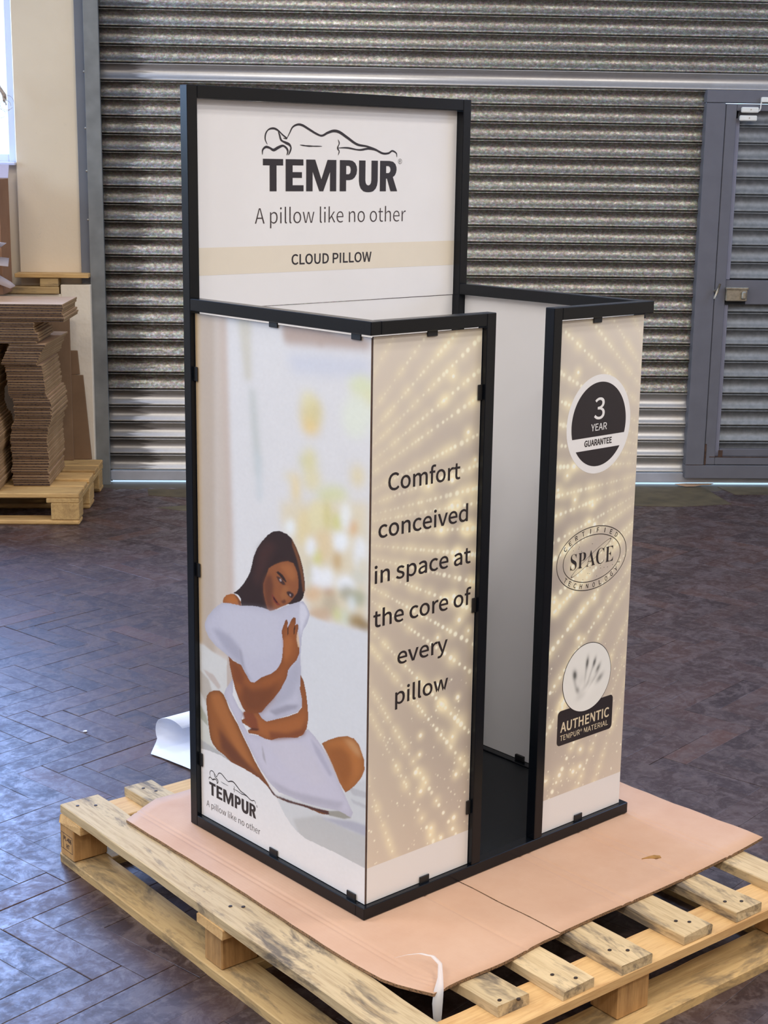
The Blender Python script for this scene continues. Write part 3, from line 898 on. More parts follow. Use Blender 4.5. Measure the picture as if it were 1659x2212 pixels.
# ochre scuff torn into the right sheet
def scuff(cx, cy, pts):
    o = flat_patch('torn_scuff', pts, 0.0004, plain('torn_kraft', lin(166, 122, 62), 0.85, 0, 0.2, 90), bpy.data.objects[CARD_R])
    o.location = (cx - 0.58, cy - 0.2, 0.0)
scuff(0.655, -0.180, [(-0.022, 0.006), (-0.004, 0.004), (0.012, 0.000), (0.020, -0.010), (0.014, -0.018), (0.004, -0.012), (-0.006, -0.004)])
# curl of clear packing tape on the front corner
M_TAPE = NT('clear_tape')
M_TAPE.set(Base_Color=(0.85, 0.84, 0.84, 1), Roughness=0.35); M_TAPE.b.inputs['Alpha'].default_value = 0.38
tp = [(-0.055, -0.150, 0.004), (-0.036, -0.165, 0.010), (-0.022, -0.185, 0.016), (-0.016, -0.212, 0.020), (-0.022, -0.238, 0.018), (-0.044, -0.262, 0.010), (-0.066, -0.281, 0.000), (-0.075, -0.288, -0.018), (-0.0765, -0.290, -0.040), (-0.077, -0.291, -0.060)]
wd_ = [0.0006, 0.002, 0.003, 0.0035, 0.004, 0.005, 0.009, 0.0095, 0.008, 0.006]
V, F = [], []
for i, (p_, w_) in enumerate(zip(tp, wd_)):
    p_ = Vector(p_)
    side = Vector((0.70, -0.30, 0.25)).lerp(Vector((0.75, -0.66, 0.0)), i / 9.0).normalized() * w_
    V += [p_ - side, p_ + side]
for i in range(len(tp) - 1): F.append((2 * i, 2 * i + 1, 2 * i + 3, 2 * i + 2))
o = mesh('tape_strip', [Vector(v) - Vector((-0.05, -0.24, 0.0)) for v in V], F, M_TAPE.m, None, True)
md = o.modifiers.new('thickness', 'SOLIDIFY'); md.thickness = 0.0003
o.location = (-0.05, -0.24, FZ + 0.001)
tag(o, 'curl of clear packing tape hanging off the front cardboard corner', 'tape')
# splinter torn off the underside of the first board
V, F = tube_geo([(0, 0, 0), (0.012, -0.018, 0.006), (0.018, -0.04, 0.004), (0.034, -0.052, -0.006)], [0.001, 0.004, 0.005, 0.0005], 5)
o = mesh('splinter', V, F, M_STRX, np_); o.location = (0.10, -0.30, ZD - TD - 0.004)

GLYPH_DATA = """-|243|32,172,211,172,211,221,32,221;0|389|195,-9,261,7,311,57,343,141,354,258,343,375,311,457,261,506,195,522,128,506,78,457,46,375,35,258,46,141,78,57,128,7|195,43,155,55,124,94,104,161,97,258,104,355,124,421,155,460,195,472,235,460,265,421,286,355,293,258,286,161,265,94,235,55;3|389|184,-9,249,1,301,30,337,76,349,137,341,185,318,223,283,251,241,268,241,271,278,289,307,316,325,351,332,394,321,449,290,489,242,514,182,522,140,518,103,505,70,486,39,461,74,421,97,441,122,457,150,467,180,471,216,465,244,448,261,423,267,389,260,351,236,320,192,299,125,291,125,242,200,235,249,214,276,182,284,139,277,100,255,70,222,51,180,44,140,49,106,62,78,81,53,103,20,62,49,35,85,12,130,-3;4|389|238,0,298,0,298,141,367,141,367,193,298,193,298,513,228,513,14,183,14,141,238,141|238,193,81,193,197,368,208,387,219,406,229,425,239,443,242,443,240,421,239,396,238,372,238,350;6|389|211,-9,268,3,315,37,347,90,359,158,348,228,320,279,275,309,216,319,185,314,154,302,125,283,99,257,111,357,140,423,181,459,232,470,255,467,277,459,296,447,313,431,349,470,326,491,298,508,266,519,229,522,157,507,97,459,55,373,39,245,52,134,88,54,143,7|101,206,127,236,154,256,180,268,205,271,246,263,275,240,292,205,298,158,291,110,273,73,245,50,211,41,167,52,134,84,112,135;A|426|3,0,68,0,118,157,305,157,354,0,423,0,249,513,176,513|134,208,159,287,172,330,185,373,198,416,210,461,213,461,225,417,238,373,251,330,265,287,289,208;C|447|264,-9,311,-4,353,10,389,33,422,64,386,106,360,81,332,63,301,52,267,48,200,62,150,104,118,171,107,258,119,345,152,410,203,451,269,466,300,462,328,452,352,437,374,417,409,459,383,483,351,503,312,517,268,522,178,504,106,452,58,368,41,256,57,145,104,61,175,9;D|482|71,0,202,0,304,18,379,68,425,149,440,258,425,367,379,447,303,497,199,513,71,513|135,53,135,461,193,461,273,447,329,408,363,345,374,258,363,172,329,107,273,67,193,53;E|412|71,0,374,0,374,55,135,55,135,242,330,242,330,298,135,298,135,459,366,459,366,513,71,513;F|387|71,0,135,0,135,230,331,230,331,285,135,285,135,459,366,459,366,513,71,513;G|482|272,-9,321,-5,365,8,402,27,431,50,431,266,262,266,262,212,371,212,371,78,353,65,331,56,306,50,279,48,206,62,152,104,118,171,107,258,119,345,154,410,208,451,278,466,313,462,343,452,368,436,389,417,424,459,398,482,366,502,325,517,276,522,182,504,107,452,58,368,41,256,58,145,106,61,179,9;H|510|71,0,135,0,135,242,375,242,375,0,440,0,440,513,375,513,375,298,135,298,135,513,71,513;I|205|71,0,135,0,135,513,71,513;L|380|71,0,360,0,360,55,135,55,135,513,71,513;M|569|71,0,129,0,129,284,128,320,126,360,124,399,120,436,123,436,165,319,262,52,305,52,402,319,443,436,446,436,443,399,441,360,438,320,438,284,438,0,498,0,498,513,420,513,322,239,313,212,305,185,296,159,286,132,284,132,274,159,265,185,256,212,246,239,148,513,71,513;N|506|71,0,132,0,132,270,131,310,129,351,126,391,124,430,127,430,182,324,369,0,436,0,436,513,374,513,374,246,375,206,377,164,380,124,383,84,380,84,324,190,137,513,71,513;O|520|260,-9,348,10,418,63,463,147,479,258,463,369,418,452,348,504,260,522,171,504,102,452,57,369,41,258,57,147,102,63,171,10|260,48,197,63,149,105,118,171,107,258,118,345,149,410,197,451,260,466,323,451,371,410,402,345,412,258,402,171,371,105,323,63;P|443|71,0,135,0,135,204,220,204,297,214,357,243,395,292,409,363,395,434,356,480,296,506,217,513,71,513|135,257,135,461,209,461,268,456,310,440,336,410,345,363,336,315,312,282,270,263,211,257;R|445|135,270,135,461,221,461,275,456,314,440,338,412,346,370,338,326,314,294,275,276,221,270|352,0,425,0,295,225,342,243,379,273,402,315,410,370,397,437,360,481,303,506,231,513,71,513,71,0,135,0,135,218,228,218;T|419|177,0,242,0,242,459,398,459,398,513,22,513,22,459,177,459;U|505|253,-9,326,2,384,39,423,108,437,211,437,513,375,513,375,210,365,133,339,83,300,56,253,48,206,56,168,83,142,133,133,210,133,513,69,513,69,211,83,108,121,39,180,2;W|615|127,0,204,0,280,310,287,339,293,369,300,397,306,426,309,426,315,397,321,369,327,339,334,310,412,0,490,0,596,513,534,513,479,234,472,192,465,151,458,109,451,67,447,67,438,109,429,151,420,193,410,234,339,513,279,513,209,234,199,192,190,151,181,109,172,67,169,67,162,109,154,151,146,192,139,234,85,513,18,513;Y|372|153,0,218,0,218,199,373,513,305,513,239,368,227,340,214,312,201,284,188,256,185,256,172,284,159,312,147,340,134,368,68,513,-1,513,153,199;a|394|152,-9,186,-5,219,7,250,24,278,46,280,46,286,0,338,0,338,234,331,298,307,347,266,379,207,390,162,385,122,374,87,358,57,340,82,296,106,311,134,324,164,333,196,337,235,329,259,307,271,277,275,241,170,223,97,194,55,153,41,99,50,53,73,19,108,-2|170,43,144,46,122,57,108,75,103,103,112,136,141,163,194,184,275,198,275,92,248,71,222,55,197,46;c|357|214,-9,248,-6,280,4,310,19,338,39,310,82,290,67,269,55,245,47,220,44,172,55,135,84,111,130,102,190,111,250,136,296,174,326,222,336,243,334,263,327,281,317,298,303,330,345,308,362,283,377,254,386,219,390,149,377,91,337,51,275,36,190,50,106,88,43,144,4;d|434|194,-9,227,-5,258,7,285,24,310,45,312,45,317,0,370,0,370,557,305,557,305,411,309,346,284,364,259,378,233,387,202,390,139,376,87,336,51,273,37,190,48,105,80,43,129,4|208,45,164,55,131,83,110,129,103,190,112,250,135,296,170,326,213,336,236,334,259,327,282,315,305,296,305,97,282,74,258,58,234,48;e|388|218,-9,255,-6,288,2,317,14,343,29,321,72,299,59,276,50,252,44,225,42,176,51,137,78,111,120,99,175,356,175,357,183,358,192,358,201,359,211,348,285,319,341,271,377,207,390,143,376,89,336,51,273,36,190,51,106,89,43,147,4|99,221,111,271,136,308,169,331,208,339,248,331,278,309,296,272,303,221;f|228|23,328,75,328,75,0,139,0,139,328,219,328,219,380,139,380,139,440,142,473,152,496,169,511,193,515,203,515,214,513,225,509,235,505,249,555,235,559,220,563,203,566,186,567,136,558,102,533,82,493,75,441,75,380,23,377;h|425|64,0,129,0,129,276,155,301,180,319,205,330,232,334,265,328,287,310,300,278,305,232,305,0,368,0,368,241,361,305,340,352,304,380,252,390,215,385,183,371,153,351,126,326,129,405,129,557,64,557;i|193|64,0,129,0,129,380,64,380|97,459,114,462,127,470,136,484,139,501,136,518,127,531,114,540,97,543,79,540,66,531,58,518,55,501,58,484,66,470,79,462;k|387|64,0,127,0,127,100,199,183,310,0,380,0,236,227,363,380,291,380,130,180,127,180,127,557,64,557;l|199|132,-9,144,-9,153,-7,162,-6,169,-4,160,46,155,45,152,44,149,44,146,44,139,46,134,50,130,59,129,71,129,557,64,557,64,76,68,40,80,13,101,-3;m|648|64,0,129,0,129,276,154,302,179,320,202,330,224,334,256,328,278,310,291,278,295,232,295,0,359,0,359,276,384,302,409,320,432,330,454,334,486,328,508,310,521,278,525,232,525,0,589,0,589,241,582,305,561,352,525,380,474,390,440,385,408,370,378,347,348,317,333,348,312,370,282,385,243,390,210,385,179,371,151,350,125,325,123,325,117,380,64,380;n|427|64,0,129,0,129,276,155,301,180,319,205,330,232,334,265,328,287,310,300,278,305,232,305,0,368,0,368,241,361,305,340,352,304,380,252,390,215,385,182,371,152,350,125,325,123,325,117,380,64,380;o|424|212,-9,279,4,335,43,374,106,388,190,374,275,335,337,279,377,212,390,145,377,89,337,51,275,36,190,51,106,89,43,145,4|212,44,167,55,133,84,110,130,102,190,110,250,133,296,167,326,212,336,257,326,292,296,315,250,323,190,315,130,292,84,257,55;p|434|64,-160,129,-160,129,-32,127,35,153,16,179,2,206,-6,232,-9,294,5,347,45,383,109,397,196,387,276,358,337,311,376,246,390,213,386,182,374,152,357,125,336,123,336,117,380,64,380|221,45,201,47,178,53,154,65,129,84,129,284,156,307,181,323,206,333,230,336,276,326,307,298,325,253,331,195,322,132,300,85,265,55;r|272|64,0,129,0,129,244,150,285,174,313,199,328,224,333,235,332,244,331,252,329,261,326,273,382,264,386,255,388,244,390,232,390,202,384,173,369,147,344,125,311,123,311,117,380,64,380;s|328|164,-9,223,0,266,24,293,60,302,104,292,149,265,181,228,202,186,219,155,231,129,245,111,262,104,285,109,306,122,324,144,336,175,340,199,338,221,331,242,320,261,307,292,347,268,363,240,377,209,387,174,390,119,382,78,359,52,324,43,282,53,240,79,210,114,189,154,172,185,160,213,145,233,125,241,100,236,77,222,58,199,45,166,41,134,44,105,53,79,68,53,86,22,43,52,23,86,6,124,-5;t|264|183,-9,202,-8,220,-5,237,0,254,5,242,53,231,49,220,46,209,44,198,43,170,48,152,62,142,85,139,116,139,328,243,328,243,380,139,380,139,487,86,487,79,380,19,377,19,328,76,328,76,118,81,66,99,26,133,0;v|365|146,0,221,0,356,380,293,380,221,164,212,136,203,108,194,79,186,52,182,52,174,79,165,108,156,136,147,164,76,380,9,380;w|562|125,0,199,0,253,204,260,231,266,258,272,286,279,314,282,314,289,286,295,259,301,232,308,205,363,0,440,0,543,380,482,380,426,160,420,133,415,107,409,81,403,55,400,55,393,81,387,107,380,133,373,160,314,380,251,380,192,160,185,133,179,107,173,81,167,55,163,55,157,81,152,107,146,133,141,160,84,380,19,380;y|365|71,-164,121,-154,160,-126,190,-84,213,-32,356,380,293,380,225,169,217,143,209,116,202,88,194,62,190,62,181,89,171,116,162,143,153,169,76,380,9,380,162,-1,153,-29,139,-62,121,-88,97,-105,68,-111,60,-111,52,-109,45,-107,39,-105,26,-156,35,-159,46,-162,58,-163;®|331|165,250,222,261,269,293,301,341,312,404,301,467,269,515,222,547,165,558,108,547,62,515,30,467,18,404,30,341,62,293,108,261|165,278,119,287,82,313,58,353,49,404,58,455,82,495,119,521,165,530,211,521,248,495,273,455,282,404,273,353,248,313,211,287|109,326,141,326,141,382,172,382,200,326,236,326,200,391,212,398,221,408,227,421,229,435,224,458,211,474,191,483,168,485,109,485|141,406,141,459,162,459,178,457,188,452,194,443,195,433,193,421,186,413,175,408,160,406;s_S|780|86,-21,86,316,125,316,143,247,166,188,192,139,223,99,258,69,299,47,344,34,394,30,430,32,462,40,490,53,514,72,533,94,547,120,555,148,557,179,551,221,531,258,497,291,450,320,325,381,271,411,224,441,185,473,154,505,130,540,113,578,103,619,99,664,102,703,108,740,119,774,134,805,153,833,176,858,201,880,230,899,262,913,296,924,331,930,369,932,390,932,412,930,435,927,459,923,484,918,510,911,536,904,564,896,583,891,587,890,591,890,595,889,599,889,615,892,627,900,636,913,641,932,678,932,678,638,645,638,634,674,621,709,605,740,587,770,567,796,545,820,521,840,496,858,470,871,443,881,416,887,388,889,356,887,327,880,301,869,279,853,262,834,249,812,242,787,239,760,241,735,248,712,259,691,274,673,294,656,317,639,345,622,377,606,506,545,545,526,579,507,609,487,635,466,656,445,674,423,689,400,700,376,708,351,714,324,717,296,719,266,716,224,708,185,696,149,678,116,655,85,628,58,597,35,561,15,522,0,480,-11,434,-18,384,-20,367,-20,351,-19,334,-18,317,-15,300,-13,284,-9,267,-4,251,1,235,7,221,12,208,16,197,19,187,21,179,23,173,24,169,24,159,24,151,22,144,19,138,14,134,8,130,0,126,-10,122,-21;s_P|835|31,0,31,35,63,38,89,43,110,52,125,63,135,79,143,100,148,128,149,161,149,758,148,787,143,812,135,832,124,848,109,859,89,868,63,874,32,877,32,911,427,911,507,909,574,903,629,893,672,880,704,863,733,844,758,821,779,795,796,766,808,735,816,700,818,664,813,609,797,561,770,518,733,480,686,450,629,428,561,415,484,411,364,411,364,161,366,128,370,100,378,79,388,63,403,52,424,43,451,38,484,35,484,0|364,459,403,459,449,462,488,471,519,485,543,505,561,532,574,566,582,608,584,658,582,707,576,749,565,784,550,813,530,834,504,850,471,859,433,862,414,861,399,859,387,854,378,848,372,839,368,827,365,813,364,797;s_A|873|-17,0,-17,36,1,38,18,42,33,50,47,60,60,75,73,95,85,119,98,149,412,932,449,931,768,173,783,140,797,111,810,87,822,69,835,54,850,44,867,38,887,36,887,0,458,0,458,36,506,40,540,50,560,67,567,91,565,103,561,119,555,138,545,163,505,265,207,265,157,141,155,136,154,130,152,124,151,118,150,111,150,105,149,101,149,97,155,70,174,51,204,40,247,36,255,36,255,0|227,321,484,321,353,638;s_C|936|513,-21,448,-18,386,-6,329,13,275,40,225,73,182,112,144,158,111,209,86,265,67,325,56,389,52,457,56,524,67,587,86,646,112,702,145,752,183,797,228,836,277,870,332,896,390,916,453,927,518,931,566,928,618,918,674,902,735,880,745,876,755,873,765,871,775,870,798,874,816,885,829,904,838,931,873,931,873,617,839,617,814,676,785,728,751,774,713,814,671,846,626,868,580,882,531,887,424,859,348,778,303,642,287,453,304,275,355,148,439,72,556,47,596,50,636,58,676,71,716,89,754,113,791,141,825,174,857,212,895,177,819,90,730,28,628,-9;s_E|884|28,0,28,34,61,35,88,40,109,48,125,59,136,75,144,96,149,123,150,156,150,737,149,777,144,809,136,834,124,851,109,862,88,871,63,875,32,877,32,911,798,911,798,639,767,639,755,697,737,745,712,784,680,813,640,834,591,849,532,858,463,861,443,861,426,860,411,858,400,856,390,853,382,848,376,842,372,833,369,823,367,810,366,795,365,776,365,492,387,492,429,495,465,503,495,518,518,538,538,565,554,599,567,641,576,690,608,690,608,236,575,236,571,275,564,308,556,338,546,363,534,384,519,401,501,416,482,426,459,434,433,440,403,443,371,445,365,445,365,134,367,112,370,93,376,79,384,70,396,63,413,59,434,56,461,55,508,56,551,61,591,68,627,77,659,90,689,106,717,126,741,150,764,177,785,209,804,245,822,286,860,286,805,0"""
